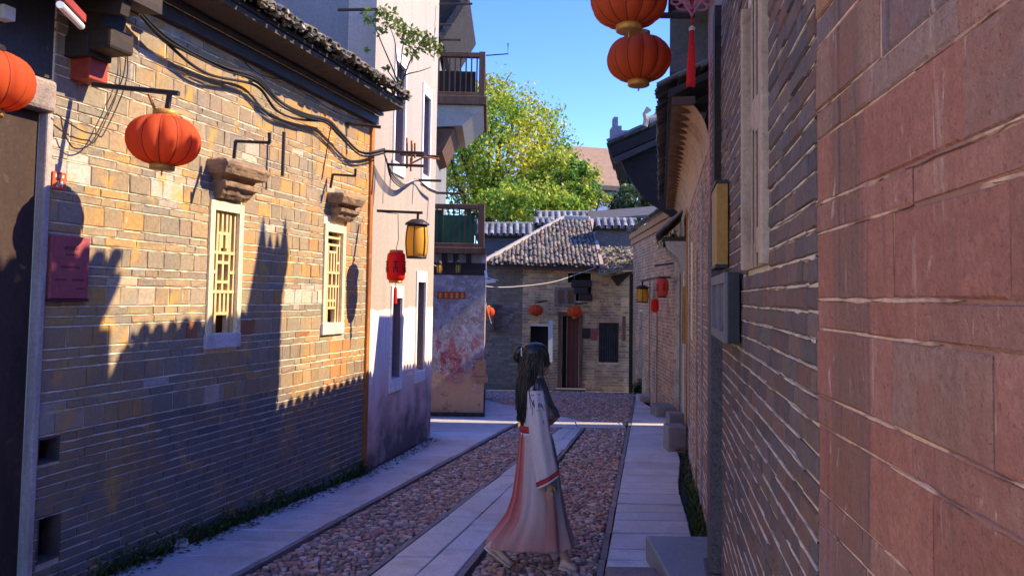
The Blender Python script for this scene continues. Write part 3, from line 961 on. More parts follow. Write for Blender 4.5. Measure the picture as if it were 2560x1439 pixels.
# eave of the gate: deep dark roof
ez = LW.px(200, -40, .4)[1]
mb = MB()
mb.prism([LW.pt(j0[0] - 2.0, ez + .1, -.3), LW.pt(GB + .30, ez + .1, -.3), LW.pt(GB + .30, ez - .0, .52), LW.pt(j0[0] - 2.0, ez, .52)], (0, 0, .12))
gr = mb.build('roof', M_WOODD, gate)
mb = MB()
s = j0[0] - 1.95
while s < GB + .2:
    mb.bar(LW.pt(s, ez + .04, -.02), LW.pt(s, ez - .05, .48), .07, .09); s += .34
mb.build('rafter', M_WOODD, gr)
# added house behind the viewer's left shoulder, unseen, bounces sunlight onto the right wall
nb_h = thing('bounce_house', LW.pt(j0[0] - 4.0, 0), 'added cream house out of view past the left edge, bouncing sunlight into the lane', 'house')
mb = MB(); LW.box(mb, j0[0] - 7.0, j0[0] - 2.004, -.3, 5.0, -.30, .0); mb.build('wall', mat('bounce_plaster', (.74, .66, .54), [(3, (.6, .52, .42), .5, .7, .5)], .9), nb_h)
mb = MB(); mb.prism([LW.pt(j0[0] - 7, 5.0, .3), LW.pt(j0[0] - 2.0, 5.0, .3), LW.pt(j0[0] - 2.0, 6.3, -3), LW.pt(j0[0] - 7, 6.3, -3)], (0, 0, .12)); mb.build('roof', M_WOODD, nb_h)
# beam with a red end
p = LW.px(205, 182); bz = p[1]
mb = MB(); mb.bar(LW.pt(p[0] - .03, bz + .17, -.02), LW.pt(p[0] - .03, bz + .17, .34), .20, .14); mb.build('beam', M_WOODD, gate, bevel=.02)
mb = MB(); LW.box(mb, p[0] - .09, p[0] + .06, bz - .07, bz + .075, -.02, .15); mb.build('beam_end', M_WOODR, gate, bevel=.008)
# tube lamp and switch box under the eave
a_, b_ = at(150, 12, 3.7), at(203, 66, 4.05)
t = thing('tube_lamp', (a_ + b_) / 2, 'unlit white fluorescent tube under the dark gate eave', 'lamp')
mb = MB(); mb.tube([a_, b_], .019, 10); mb.build('tube', M_WHITE, t)
mb = MB(); mb.bar(a_ + Vector((-.0, .0, .045)), b_ + Vector((0, 0, .045)), .045, .04); mb.build('batten', M_WOODR, t)
mb = MB()
q = LW.px(8, 36)
LW.box(mb, q[0] - .05, q[0] + .03, q[1] - .04, q[1] + .04, -.02, .06)
tag(mb.build('junction_box', M_WHITE, None, bevel=.006), 'small white junction box on dark wall at the top left corner', 'electric box')

# ================================================================== WHITE HOUSE
WEND = (11.8 - 8.9) * math.sqrt(1 + .154 ** 2)
WTOP = 7.4
wh = thing('white_house', WH.pt(0, zg(9)), 'tall white plastered house with narrow slit windows and white surrounds', 'house')
wins = [rect_px(WH, 986, 1010, 160, 410), rect_px(WH, 1056, 1073, 240, 440), rect_px(WH, 977, 1001, 745, 945), rect_px(WH, 1040, 1060, 705, 925)]
mb = MB()
wall_mesh(WH, mb, 0, WEND, -.6, WTOP, wins, 0, .35)
mb.build('wall', M_PLAS, wh)
mb = MB()
WH.box(mb, .0, .30, -.6, WTOP, -5, -.353); WH.box(mb, WEND - .3, WEND, -.6, WTOP, -5, -.353)
WH.box(mb, .302, WEND - .302, -.6, WTOP, -5, -4.7)
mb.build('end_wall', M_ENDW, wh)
for r in wins:
    a0, a1, z0, z1 = r; tw = .05; th = .16
    mb = MB()
    WH.box(mb, a0 - tw, a0 - .001, z0 - th, z1 + th, -.03, .022); WH.box(mb, a1 + .001, a1 + tw, z0 - th, z1 + th, -.03, .022)
    WH.box(mb, a0 - .0005, a1 + .0005, z1 + .001, z1 + th, -.03, .02); WH.box(mb, a0 - .0005, a1 + .0005, z0 - th, z0 - .001, -.03, .026)
    fo = mb.build('window', M_TRIM, wh, bevel=.004)
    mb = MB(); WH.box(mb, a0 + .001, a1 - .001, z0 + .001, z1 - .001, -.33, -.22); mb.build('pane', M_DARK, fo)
    mb = MB()
    WH.box(mb, a0 + .001, a0 + .012, z0 + .001, z1 - .001, -.219, -.004); WH.box(mb, a1 - .012, a1 - .001, z0 + .001, z1 - .001, -.219, -.004)
    WH.box(mb, a0 + .0125, a1 - .0125, z1 - .013, z1 - .001, -.219, -.004)
    mb.build('reveal', M_REV, fo)
mb = MB()
mb.prism([WH.pt(-.3, WTOP, .35), WH.pt(WEND + .3, WTOP, .35), WH.pt(WEND + .3, WTOP + 1.6, -3), WH.pt(-.3, WTOP + 1.6, -3)], (0, 0, .12))
mb.build('roof', M_WOODD, wh)
# iron rods projecting from the white house
def rod(name, pts, r, label, cat='iron rod', m=M_IRON, group=None):
    mb = MB(); mb.tube(pts, r, 6)
    return tag(mb.build(name, m), label, cat, group)
for (x0, y0, x1, y1, Y, lb) in [
    (845, 25, 948, 24, 8.7, 'rusty iron rod sticking out of the blue grey end wall near the top'),
    (1098, 11, 1181, 10, 11.6, 'topmost iron rod beside the dark eave right of the white house'),
    (1100, 62, 1130, 62, 11.6, 'short iron stub just below the dark eave right of the white house'),
    (1100, 99, 1153, 100, 11.6, 'iron rod against blue sky just above the upper balcony'),
    (952, 318, 800, 302, 8.3, 'iron rod under the eave end holding the cable bundle'),
    (960, 378, 1060, 383, 8.9, 'iron rod crossing the white wall where the thick cables end'),
    (1000, 386, 1096, 392, 9.6, 'thin iron rod behind the cable rod on the white wall'),
    (968, 411, 1060, 415, 9.0, 'thick rusty rod below the cable rod on the white wall'),
    (1035, 450, 1103, 452, 10.6, 'iron rod where the looped wires gather on the white wall'),
    (1090, 482, 1153, 484, 11.4, 'iron rod pointing right just above the green balcony'),
    (1215, 139, 1270, 135, 14.0, 'thin rod reaching into the sky from the upper balcony')]:
    A_ = at(x0, y0, Y); B_ = at(x1, y1, Y - .05)
    pts = [A_, B_]
    if x0 == 1215: pts = [A_, B_, at(1270, 108, Y - .05)]
    rod('iron_rod', pts, .018 if x0 != 1215 else .012, lb, group=None)
t = thing('rusty_frame', at(1030, 380, 9.4), 'small rusty angle iron frame of uprights on the white wall', 'bracket')
mb = MB()
for (x, y0, y1) in ((1017, 345, 420), (1029, 352, 405), (1037, 358, 395), (1027, 395, 428)):
    mb.tube([at(x, y0, 9.35), at(x, y1, 9.35)], .014, 5)
mb.build('uprights', M_RUST, t)
mb = MB(); mb.tube([at(1025, 410, 9.3), at(1062, 392, 9.3), at(1098, 398, 9.3)], .012, 5); mb.build('strut', M_RUST, t)

# ================================================================== BALCONY HOUSE behind the white house
BY = 14.6
bh = thing('balcony_house', (-1.5, BY, zg(BY)), 'peeling plaster house with two wooden balconies beyond the white house', 'house')
BW = Wall((-2.6, BY - .12), (1, .03))
sx0 = 0; sx1 = BW.px(1211, 850)[0]
mb = MB()
BZ = BW.px(1150, 635)[1]
BW.box(mb, sx0, sx1, -.7, BZ, -4, 0)
mb.build('wall', M_PINK, bh)
mb = MB(); BW.box(mb, sx0, sx1 + .03, -.7, BW.px(1150, 1030)[1], -4, .05); mb.build('plinth', M_BARK, bh, bevel=.015)
mb = MB()
r = rect_px(BW, 1180, 1212, 925, 965)
BW.box(mb, r[0], r[1] + .06, r[2] + .08, r[3] - .12, -.3, .05); BW.box(mb, r[0] + .05, r[1] + .02, r[3] - .119, r[3] + .2, -.2, .03)
mb.build('ledge', mat('orange_render', (.48, .24, .13), [(6, (.3, .12, .07), .5, .7, .7)], .9, (20, .8, .02)), bh, bevel=.02)
def balcony(y_top, y_bot, y_slab, x0, x1, Y, parent, green=False, bracket=True):
    W = Wall((-2.6, Y), (1, .03))
    a0 = W.px(x0, y_top)[0]; a1 = W.px(x1, y_top)[0]
    zt = W.px(1150, y_top)[1]; zb = W.px(1150, y_bot)[1]; zs = W.px(1150, y_slab)[1]
    mb = MB()
    W.box(mb, a0 - .3, a1 - .12, zt - .09, zt, -.12, .0)
    W.box(mb, a1 - .12, a1, zb, zt + .02, -.12, .0)
    W.box(mb, a0 - .3, a1 - .12, zb, zb + .08, -.12, .0)
    W.box(mb, a1 - .11, a1, zb, zb + .09, -2.5, -.12); W.box(mb, a1 - .11, a1, zt - .08, zt, -2.5, -.12)
    b = mb.build('balcony', M_WOODB, parent, bevel=.008)
    n = 8
    for i in range(n):
        s = a0 - .02 + (a1 - .14 - a0) * i / (n - 1)
        q = MB(); W.box(q, s - .014, s + .014, zb + .08, zt - .09, -.075, -.045); q.build('baluster', M_WOODB, b)
    for i in range(9):
        q = MB(); W.box(q, a1 - .07, a1 - .04, zb + .09, zt - .08, -.45 - i * .22, -.42 - i * .22); q.build('baluster', M_WOODB, b)
    q = MB(); W.box(q, a0 - .3, a1 + .04, zs, zb - .002, -2.5, .05); q.build('deck', M_WOODB, b, bevel=.01)
    q = MB(); W.box(q, a0 - .3, a1 - .2, zb + .1, zt - .12, -.9, -.86); q.build('back_panel', M_GREEN if green else M_DARK, b)
    if green:
        q = MB(); W.box(q, a0 - .1, a0 + .1, zb + .085, zt - .1, -.17, -.14); q.build('side_panel', M_GREEN, b)
    return b, W, a0, a1, zs
b_, W_, a0, a1, zs = balcony(510, 618, 634, 1095, 1212, BY - .28, bh, True)
b2, W2, c0_, c1_, zs2 = balcony(130, 240, 262, 1100, 1214, BY - .28, bh)
mb = MB()   # plastered corbel under the upper balcony
z3 = W2.px(1150, 300)[1]; z4 = W2.px(1150, 345)[1]; z5 = W2.px(1150, 390)[1]
poly = [W2.pt(c0_ - .3, zs2 - .002, -.03), W2.pt(c1_ - .02, zs2 - .002, -.03), W2.pt(c1_ - .05, z3 + .25, -.03), W2.pt(c1_ - .42, z4 + .25, -.03), W2.pt(c0_ - .3, z4 + .2, -.03)]
mb.prism(poly, W2.n * -2.2)
mb.build('corbel', M_CEMENT, bh)
mb = MB()
poly = [W2.pt(c0_ - .3, z4 + .198, -.1), W2.pt(c1_ - .58, z4 + .198, -.1), W2.pt(c1_ - .80, z5 + .1, -.1), W2.pt(c0_ - .3, z5 - .05, -.1)]
mb.prism(poly, W2.n * -1.8); mb.build('corbel', M_WOODB, bh)
mb = MB(); BW.box(mb, sx0, BW.px(1086, 400)[0], BZ + .003, 7.6, -4, -.35); mb.build('upper_wall', M_ENDW, bh)
mb = MB()   # beams below lower deck
for x in (1112, 1140, 1172):
    s = BW.px(x, 640)[0]; BW.box(mb, s - .05, s + .05, zs - .16, zs - .003, -.3, .12)
BW.box(mb, sx0 + .6, sx1 + .0, zs - .40, zs - .165, -.3, .006)
mb.build('beam', M_WOODD, bh)
# roof corner at the top: tiled verge seen from below
mb = MB()
q = [at(1092, 100, BY - .3), at(1104, 92, BY - .3), at(1172, -18, BY - .3), at(1092, -18, BY - .3)]
mb.prism(q, Vector((0, 3.0, .0)))
rf = mb.build('roof', M_WOODD, bh)
mb = MB()
for i in range(14):
    f = i / 13
    p = at(1103 + 70 * f, 90 - 108 * f, BY - .36)
    mb.box(p, (.07, .2, .07), m=Matrix.Rotation(.9, 3, 'Y'), col=vary((.10, .085, .08), .3))
mb.build('tile_edge', M_TIL[1], rf, tint=True)
# paper banner, two small yellow lanterns, camera and wire on this house
t = thing('paper_banner', BW.pt(*rect_px(BW, 1093, 1164, 729, 747)[0:3:2], .01), 'narrow red paper banner with gold characters on the peeling plaster', 'banner')
r = rect_px(BW, 1093, 1164, 729, 747)
mb = MB(); BW.box(mb, r[0], r[1], r[2], r[3], .002, .006); mb.build('paper', M_BAN, t)
mb = MB()
for i in range(5):
    c = r[0] + .06 + i * (r[1] - r[0] - .12) / 4; zc = (r[2] + r[3]) / 2
    for k in range(3): BW.box(mb, c - .03, c + .03, zc - .035 + k * .03, zc - .025 + k * .03, .007, .008)
    BW.box(mb, c - .005 + jit(.01), c + .005 + jit(.01), zc - .05, zc + .05, .0075, .0085)
mb.build('gold_characters', M_TXTY, t, kind='stuff')

# ================================================================== RIGHT: near red-brown wall
SW = Wall((.545 + .121 * 1.94, 1.94), (-.121, -1))
nh = thing('red_block_house', SW.pt(1, 0), 'red brown block wall of the nearest house, filling the right edge', 'house')
mb = MB(); wall_mesh(SW, mb, 0, 5.0, -.35, 3.75, [], -.004, .3); nw = mb.build('wall', M_MORTR, nh)
SPAL = [(.41, .185, .125), (.39, .17, .115), (.42, .205, .145), (.37, .19, .135), (.34, .20, .15)]
def scol(a, z, tall):
    c = random.choice(SPAL)
    if z > 2.25: c = mixc(c, random.choice([(.34, .22, .15), (.28, .22, .18), (.42, .23, .11), (.20, .18, .18)]), random.uniform(.3, .9))
    if z < 1.45 and a < .35: c = mixc(c, (.24, .18, .19), random.uniform(0, .8))
    return vary(c, .10)
lay_bricks(SW, nw, 0.004, 5.0, -.32, 3.73, lambda z, r: (.166, True) if r % 2 else (.073, False), [], M_STO, scol, limit=300, joint=.006, sizes=((.40, .06), (.46, .09)), proud=.003, chamfer=.004, jt=.0015, bead=(M_MORTR, .010, .62, .0))
mb = MB()
SW.box(mb, 0.0, .3, -.35, 3.75, -3.5, -.305); SW.box(mb, .3, 5.0, -.35, 3.75, -3.5, -3.2)
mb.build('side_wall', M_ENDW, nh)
mb = MB()
mb.prism([SW.pt(-.02, 3.75, .30), SW.pt(5, 3.75, .30), SW.pt(5, 4.95, -3.2), SW.pt(-.02, 4.95, -3.2)], (0, 0, .12)); mb.build('roof', M_WOODD, nh)  # unseen eave, lowered so more sun crosses the lane

# ------------------------------------------------------------------ grey brick house on the right
gh = thing('dark_brick_house', RW.pt(rs(4), 0), 'dark grey brick house on the right with a tall slatted window and pale mortar lines', 'house')
GA0, GA1 = rs(6.2), rs(1.945)
latt = rect_px(RW, 1868, 1923, -60, 668)
door = (rs(6.12), rs(5.24), .12, 2.45)
ops = [latt, door]
mb = MB(); wall_mesh(RW, mb, GA0, GA1, -.4, 3.9, ops, -.006, .3); gw = mb.build('wall', M_MORTD, gh)
RPAL = [(.155, .115, .10), (.135, .112, .105), (.17, .122, .10), (.12, .105, .105), (.185, .125, .10), (.14, .12, .108), (.18, .112, .088)]
def rcol(a, z, tall): return vary(random.choice(RPAL), .18)
lay_bricks(RW, gw, GA0, GA1 - .003, -.36, 3.88, lambda z, r: (.070 + .002 * (r % 3), False), ops, M_RBR, rcol, limit=300, joint=.010, sizes=((.19, .05), (.17, .04)), proud=.005, wob=.0, jv=.006, bead=(M_MORTD, .0098, .22, .0))
# tall slatted window
a0, a1, z0, z1 = latt
SILL = RW.px(1895, 570)[1]
mb = MB()
RW.box(mb, a0, a0 + .05, z0, z1, -.12, .03); RW.box(mb, a1 - .06, a1, z0, z1, -.12, .03)
M_TANST = mat('tan_window_stone', (.52, .40, .28), [(4, (.33, .22, .15), .45, .7, .8, (2, 2, .3)), (20, (.25, .17, .12), .6, .7, .6)], .85, (50, .5, .006))
win = mb.build('window', M_TANST, gh, bevel=.006)
mb = MB(); RW.box(mb, a0 + .051, a1 - .061, z0, SILL - .16, -.12, .012); mb.build('sill_panel', M_TANST, win, bevel=.005)
for k in range(5):
    u = a0 + .05 + (a1 - a0 - .11) * (k + .5) / 5
    mb = MB(); RW.box(mb, u - .016, u + .016, SILL - .158, z1, -.085, -.0125); sl_ = mb.build('slat', M_WOODB, win)
    mb = MB(); RW.box(mb, u - .017, u + .017, SILL - .157, z1, -.012, -.006); mb.build('slat_face', M_TANST, sl_)
    if k % 2 == 0:
        mb = MB(); RW.box(mb, u - .06, u + .06, SILL - .155 + .03 * k, SILL - .05 + .03 * k, -.08, -.004); mb.build('slat_block', M_TANST, win)
zc = RW.px(1895, 265)[1]
for k in range(6):
    u = a0 + .05 + (a1 - a0 - .11) * (k + .5) / 6
    mb = MB(); RW.box(mb, u - .055, u + .055, zc - .05 + jit(.05), zc + .05 + jit(.05), -.09, -.005); mb.build('slat_block', M_TANST, win)
mb = MB(); RW.box(mb, a0 + .01, a1 - .01, z0, z1, -.29, -.24); mb.build('back_board', M_WOODD, win)
# granite door posts, door, threshold
mb = MB(); RW.box(mb, rs(5.22), rs(4.92), .16, 2.55, -.1, .075); mb.build('door_post', M_GRAN, gh, bevel=.006)
mb = MB(); RW.box(mb, rs(5.23), rs(4.91), -.2, .157, -.1, .10); mb.build('post_base', M_GRAN, gh, bevel=.01)
mb = MB(); RW.box(mb, rs(5.22), rs(5.02), 2.553, 3.88, -.1, .045); mb.build('upper_post', M_WOODD, gh, bevel=.006)
mb = MB(); RW.box(mb, door[0] + .004, door[1] - .004, .1, 2.45, -.28, -.2); mb.build('door', M_WOODD, gh)
mb = MB(); RW.box(mb, rs(5.0), rs(4.97), 2.4, 3.75, .077, .085); mb.build('door_couplet', M_KNOT, gh)
# roof sections whose eaves cast the shadow line over the lane
def eave_roof(W, a0, a1, z, ov, parent, slope=.45, depth=3.4, th=.06, n_t=.14, pal=TPAL, cove=None, tile_rows=6, name='roof', zoff=.30, jt=.012):
    e0, e1 = W.pt(a0, z, ov), W.pt(a1, z, ov)
    g = (W.n * -1 + Vector((0, 0, slope))).normalized()
    mb = MB()
    mb.prism([e0, e1, e1 + g * depth, e0 + g * depth], (0, 0, th))
    r = mb.build(name, M_WOODD, parent)
    if cove:
        mb = MB()
        n = 7; prof = []
        for k in range(n + 1):
            t = k / n
            prof.append((.005 + (ov - .05) * (1 - math.cos(t * PI / 2)), z - zoff + (zoff - .005) * math.sin(t * PI / 2)))
        for k in range(n):
            (d0, q0), (d1, q1) = prof[k], prof[k + 1]
            mb.smooth = True
            mb.add([W.pt(a0, q0, d0), W.pt(a1, q0, d0), W.pt(a1, q1, d1), W.pt(a0, q1, d1)], [(0, 1, 2, 3)])
        mb.build('cove', cove, r)
        k = 0; s = min(a0, a1)
        while s < max(a0, a1):
            mb = MB(); W.box(mb, s, s + .05, z - .07, z - .004, ov - .22, ov - .03); mb.build('rafter_end', M_WOODB, r); s += .28
    tiles(W.pt(min(a0, a1), z + th + .01, ov + .06), W.u, g, int(abs(a1 - a0) / n_t), tile_rows, r, pitch=n_t, tl=.2, r=n_t * .42, palette=pal, jt=jt)
    return r
eave_roof(RW, rs(5.18), rs(4.0), 5.02, .34, gh, tile_rows=3)
eave_roof(RW, rs(3.98), rs(1.96), 4.0, .34, gh, tile_rows=3)  # unseen section, kept low so more sun reaches the added bounce house
eave_roof(RW, rs(6.70), rs(5.20), 4.48, .34, gh, tile_rows=3)
mb = MB(); RW.box(mb, rs(6.2), rs(5.9), -.4, 4.45, -3.4, -.31); RW.box(mb, rs(2.2), rs(1.95), -.4, 3.9, -3.4, -.31); RW.box(mb, rs(5.18), rs(4.0), 3.902, 5.0, -.3, -.01); RW.box(mb, rs(6.70), rs(5.185), 3.902, 4.5, -.3, -.01)
mb.build('side_wall', M_ENDW, gh)
# stepped gable parapet between the two houses
mb = MB()
for (z0, z1, d) in ((3.66, 3.95, .20), (3.952, 5.05, .32)):
    RW.box(mb, rs(7.10), rs(6.74), z0, z1, -3.2, d)
RW.box(mb, rs(7.16), rs(6.70), 5.052, 5.12, -3.2, .42)
pp = mb.build('gable_parapet', M_RBR[1], gh, tint=False)
pp.data.materials.clear(); pp.data.materials.append(mat('parapet_brick', (.11, .10, .10), [(3, (.16, .14, .12), .5, .7, .6), (14, (.05, .05, .05), .55, .7, .5)], .9, (30, .6, .01)))
mb = MB()
for k, y in enumerate((6.76, 6.87, 6.98, 7.10)):
    h = .40 if k in (0, 3) else .22
    mb.prism([RW.pt(rs(y) - .075, 5.122, .40), RW.pt(rs(y) + .075, 5.122, .40), RW.pt(rs(y), 5.122 + h, .40)], RW.n * -1.2)
mb.build('parapet_crest', M_BARK, gh)

# black framed notice case and gold box on the wall
nc = rect_px(RW, 1790, 1856, 684, 850)
Z0, Z1 = RW.px(1858, 860)[1], RW.px(1858, 680)[1]
s0, s1 = rs(4.72), rs(3.72)
t = thing('notice_case', RW.pt((s0 + s1) / 2, Z0, .04), 'black framed glazed notice case on the dark brick wall under the gold box', 'notice case')
mb = MB(); RW.box(mb, s0, s1, Z0, Z1, .012, .07); mb.build('case', M_BLACK, t, bevel=.004)
mb = MB()
for (u0, u1, w0, w1) in ((s0, s0 + .06, Z0, Z1), (s1 - .06, s1, Z0, Z1), (s0 + .06, s1 - .06, Z0, Z0 + .05), (s0 + .06, s1 - .06, Z1 - .05, Z1), ((s0 + s1) / 2 - .03, (s0 + s1) / 2 + .03, Z0 + .05, Z1 - .05)):
    RW.box(mb, u0, u1, w0, w1, .0705, .085)
mb.build('frame', mat('grey_frame', (.16, .16, .18), rough=.4, grain=.1), t)
for (u0, u1) in ((s0 + .062, (s0 + s1) / 2 - .032), ((s0 + s1) / 2 + .032, s1 - .062)):
    mb = MB(); RW.box(mb, u0, u1, Z0 + .052, Z1 - .052, .071, .074); mb.build('pane', M_GLASS, t)
Z0, Z1 = RW.px(1826, 660)[1], RW.px(1826, 456)[1]
s0, s1 = rs(4.80), rs(4.40)
t = thing('gold_box', RW.pt((s0 + s1) / 2, Z0, .04), 'tall gold painted box with black rim on the dark brick wall', 'wall box')
mb = MB(); RW.box(mb, s0, s1, Z0, Z1, .01, .075); mb.build('body', M_GOLD, t, bevel=.003)
mb = MB(); RW.box(mb, s0 - .01, s1 + .006, Z1 + .001, Z1 + .02, .01, .082); mb.build('rim', M_BLACK, t)
mb = MB(); RW.box(mb, s0 - .01, s1 + .006, Z0 - .02, Z0 - .001, .01, .082); mb.build('rim', M_BLACK, t)

# ------------------------------------------------------------------ worn plaster house further on the right
ph = thing('plaster_brick_house', RW.pt(rs(9), zg(9)), 'worn plaster and brick house with cream coved eave on the right', 'house')
PA0, PA1 = rs(13.62), rs(6.205)
pops = [(rs(12.6), rs(11.7), -.3, 1.95)]
mb = MB(); wall_mesh(RW, mb, PA0, PA1, -.7, 3.58, pops, -.006, .3); pw = mb.build('wall', M_MORTD, ph)
PPAL = [(.34, .215, .145), (.30, .20, .14), (.38, .245, .165), (.26, .19, .145), (.42, .27, .18)]
lay_bricks(RW, pw, PA0, PA1, -.66, 3.56, lambda z, r: (.066, False), pops, M_RBR, lambda a, z, t: vary(random.choice(PPAL), .15), limit=200, joint=.011, sizes=((.23, .05), (.2, .04)), proud=.005, wob=.0, bead=(M_MORTD, .013, .3, .001))
mb = MB(); RW.box(mb, pops[0][0] - .01, pops[0][1] + .01, -.4, 1.96, -.29, -.2); mb.build('door', M_DOORM, ph)
for (y0, y1, zz0, zz1, m_) in ((10.3, 10.6, .2, 3.0, M_CREAM), (8.2, 8.35, -.2, 2.4, M_CREAM), (11.2, 11.55, -.4, 3.4, M_RUST), (7.2, 7.28, -.1, 3.0, M_GRANL), (9.3, 9.42, 1.4, 2.6, M_LATW), (12.75, 12.95, -.4, 2.6, M_LATW)):
    mb = MB(); RW.box(mb, rs(y1), rs(y0), zz0, zz1, .002, .016 + random.random() * .012); mb.build('wall_post', m_, ph, bevel=.004)
mb = MB(); RW.box(mb, rs(12.1), rs(11.95), 1.2, 2.1, .004, .06); mb.build('brown_sign', M_GOLD, ph)
mb = MB(); RW.box(mb, PA0, PA0 + .3, -.7, 3.5, -3.2, -.31); mb.build('side_wall', M_ENDW, ph)
eave_roof(RW, rs(13.66), rs(6.21), 3.58, .34, ph, cove=M_CREAM, tile_rows=14, zoff=.42)
mb = MB(); RW.box(mb, rs(10.25), rs(9.35), 3.9, 4.75, -1.1, -.2); RW.box(mb, rs(10.32), rs(9.28), 4.752, 4.82, -1.2, -.1); mb.build('chimney', MATS['parapet_brick'], ph)
# quoin strip of pale teeth at the far corner
qd = MB()
z = -.35
k = 0
while z < 2.6:
    h = .11
    q = MB(); RW.box(q, PA0 + .02, PA0 + (.30 if k % 2 else .18), z, z + h - .012, .004, .03); q.build('quoin', M_CEMENT, ph); z += h; k += 1
# small tiled hood over the doorway with a plant
t_h = MB()
hz = zg(12.5) + 2.62 + .45
mb = MB(); RW.box(mb, rs(12.95), rs(11.4), hz, hz + .06, .03, .36); hd = mb.build('door_hood', M_WOODD, ph)
eave = RW.pt(rs(12.95), hz + .08, .42)
tiles(eave, RW.u, (RW.n * -1 + Vector((0, 0, .9))).normalized(), 11, 3, hd, pitch=.14, tl=.17, r=.06, palette=[(.17, .15, .14), (.22, .19, .17)])
for s in (rs(12.85), rs(11.5)):
    mb = MB(); mb.prism([RW.pt(s, hz - .55, .01), RW.pt(s, hz - .002, .01), RW.pt(s, hz - .002, .33), RW.pt(s, hz - .12, .30), RW.pt(s, hz - .25, .14)], RW.u * .09); mb.build('hood_bracket', M_CEMENT, hd)

# ------------------------------------------------------------------ dark timber gatehouse eave
GY = 13.81
gt = thing('timber_gatehouse', (3.2, GY + 1.5, zg(15)), 'black timber gatehouse eave projecting over the lane, tiled on top', 'gatehouse')
P = lambda x, y, Y=GY: at(x, y, Y)
mb = MB()
mb.prism([P(1522, 368), P(1700, 292), P(1745, 275), P(1745, 300), P(1700, 318), P(1530, 392)], (.55, 3.0, 0)); rf = mb.build('roof', MATS.get('near_black_wood') or mat('near_black_wood', (.012, .010, .010), [(6, (.03, .02, .016), .5, .7, .6, (1, 1, 5))], .8, (30, .4, .004)), gt)
mb = MB()
mb.prism([P(1548, 390, GY + .25), P(1700, 320, GY + .25), P(1745, 305, GY + .25), P(1745, 545, GY + .25), P(1690, 548, GY + .25), P(1660, 528, GY + .25), P(1610, 496, GY + .25), P(1566, 432, GY + .25)], (0, .10, 0))
mb.build('gable_panel', mat('near_black_wood', (.012, .010, .010), [(6, (.03, .02, .016), .5, .7, .6, (1, 1, 5))], .8, (30, .4, .004)), gt)  # timber in a near-black tone
mb = MB(); mb.prism([P(1530, 395), P(1700, 322), P(1700, 335), P(1540, 408)], (0, .09, 0)); mb.build('bargeboard', M_IRON, gt)
for k in range(8):
    mb = MB(); a = P(1540, 396, GY + .4 + k * .34); b = P(1720, 318, GY + .4 + k * .34)
    mb.bar(a, b, .08, .08); mb.build('rafter', M_WOODD, rf)
g = (P(1700, 292) - P(1522, 368)); gl_ = g.length; g.normalize()
tiles(P(1520, 362) + Vector((0, -.05, .02)), Vector((.18, 1, 0)), g, 15, int(1.75 / .17), rf, pitch=.2, tl=.17, r=.075, palette=[(.16, .16, .17), (.20, .20, .21), (.12, .12, .13)])
mb = MB(); mb.tube([P(1612, 316, GY - .02), P(1617, 300, GY - .02), P(1612, 285, GY - .02), P(1622, 272, GY - .02)], [.05, .06, .045, .06], 8)
mb.tube([P(1622, 300, GY), P(1640, 292, GY), P(1648, 270, GY)], [.07, .06, .03], 8)
mb.build('ridge_ornament', M_CEMENT, rf)
mb = MB()
for (x0, x1, y0, y1) in ((1532, 1543, 296, 345), (1543, 1552, 318, 345), (1552, 1600, 330, 345), (1526, 1532, 322, 345)):
    a = P(x0, y1, GY + 3.6); b = P(x1, y0, GY + 3.6); mb.box((a + b) / 2, (abs(b.x - a.x), .3, abs(b.z - a.z)))
a = P(1535, 346, GY + 3.6); b = P(1680, 420, GY + 3.6); mb.box((a + b) / 2, (abs(b.x - a.x) , .28, abs(b.z - a.z)))
mb.build('stepped_gable', mat('purple_grey_gable', (.20, .19, .24), [(4, (.3, .29, .33), .5, .7, .5)], .9), gt)
mb = MB()
G2 = Wall((3.45, 17.0), (-.06, -1))
G2.box(mb, 0, 2.95, -.8, 4.0, -2.5, 0); mb.build('wall', M_FBR[1], gt)
gt.children[-1].data.materials.clear(); gt.children[-1].data.materials.append(mat('gatehouse_wall', (.20, .13, .09), [(4, (.11, .08, .06), .5, .7, .7)], .9, (30, .5, .01)))

# ------------------------------------------------------------------ tan brick wall with lanterns, at the bend
TW = Wall((3.42, 21.5), (-.03, -1))
tw = thing('tan_brick_house', TW.pt(3, zg(18)), 'tan brick house wall at the bend with two hanging lanterns and weeds', 'house')
mb = MB(); wall_mesh(TW, mb, 0, 6.4, -1, 3.55, [(1.45, 2.0, -1, 1.55)], -.006, .3); twl = mb.build('wall', M_MORTD, tw)
TPL = [(.56, .31, .155), (.50, .28, .15), (.60, .35, .17), (.42, .25, .155)]
lay_bricks(TW, twl, 0, 6.4, -.95, 3.5, lambda z, r: (.075, False), [(1.45, 2.0, -1, 1.55)], M_FBR, lambda a, z, t: vary(random.choice(TPL), .15), limit=60, joint=.010, proud=.006)
mb = MB(); TW.box(mb, 1.44, 2.01, -.95, 1.56, -.29, -.2); mb.build('door', M_DARK, tw)
mb = MB(); TW.box(mb, -.05, 6.4, 3.552, 3.70, -.3, .10); TW.box(mb, -.05, 6.4, 3.40, 3.549, .002, .05); mb.build('cornice', mat('orange_cornice', (.42, .24, .12), [(5, (.27, .14, .07), .5, .7, .6)], .9, (30, .4, .006)), tw, bevel=.012)
tiles(TW.pt(-.05, 3.72, .17), TW.u, (TW.n * -1 + Vector((0, 0, .5))).normalized(), 45, 6, tw, pitch=.14, tl=.19, r=.06, palette=[(.10, .10, .10), (.14, .135, .13)])
mb = MB(); TW.box(mb, .02, .14, -1, 2.6, .0, .09); mb.build('downpipe', M_WOODD, tw)
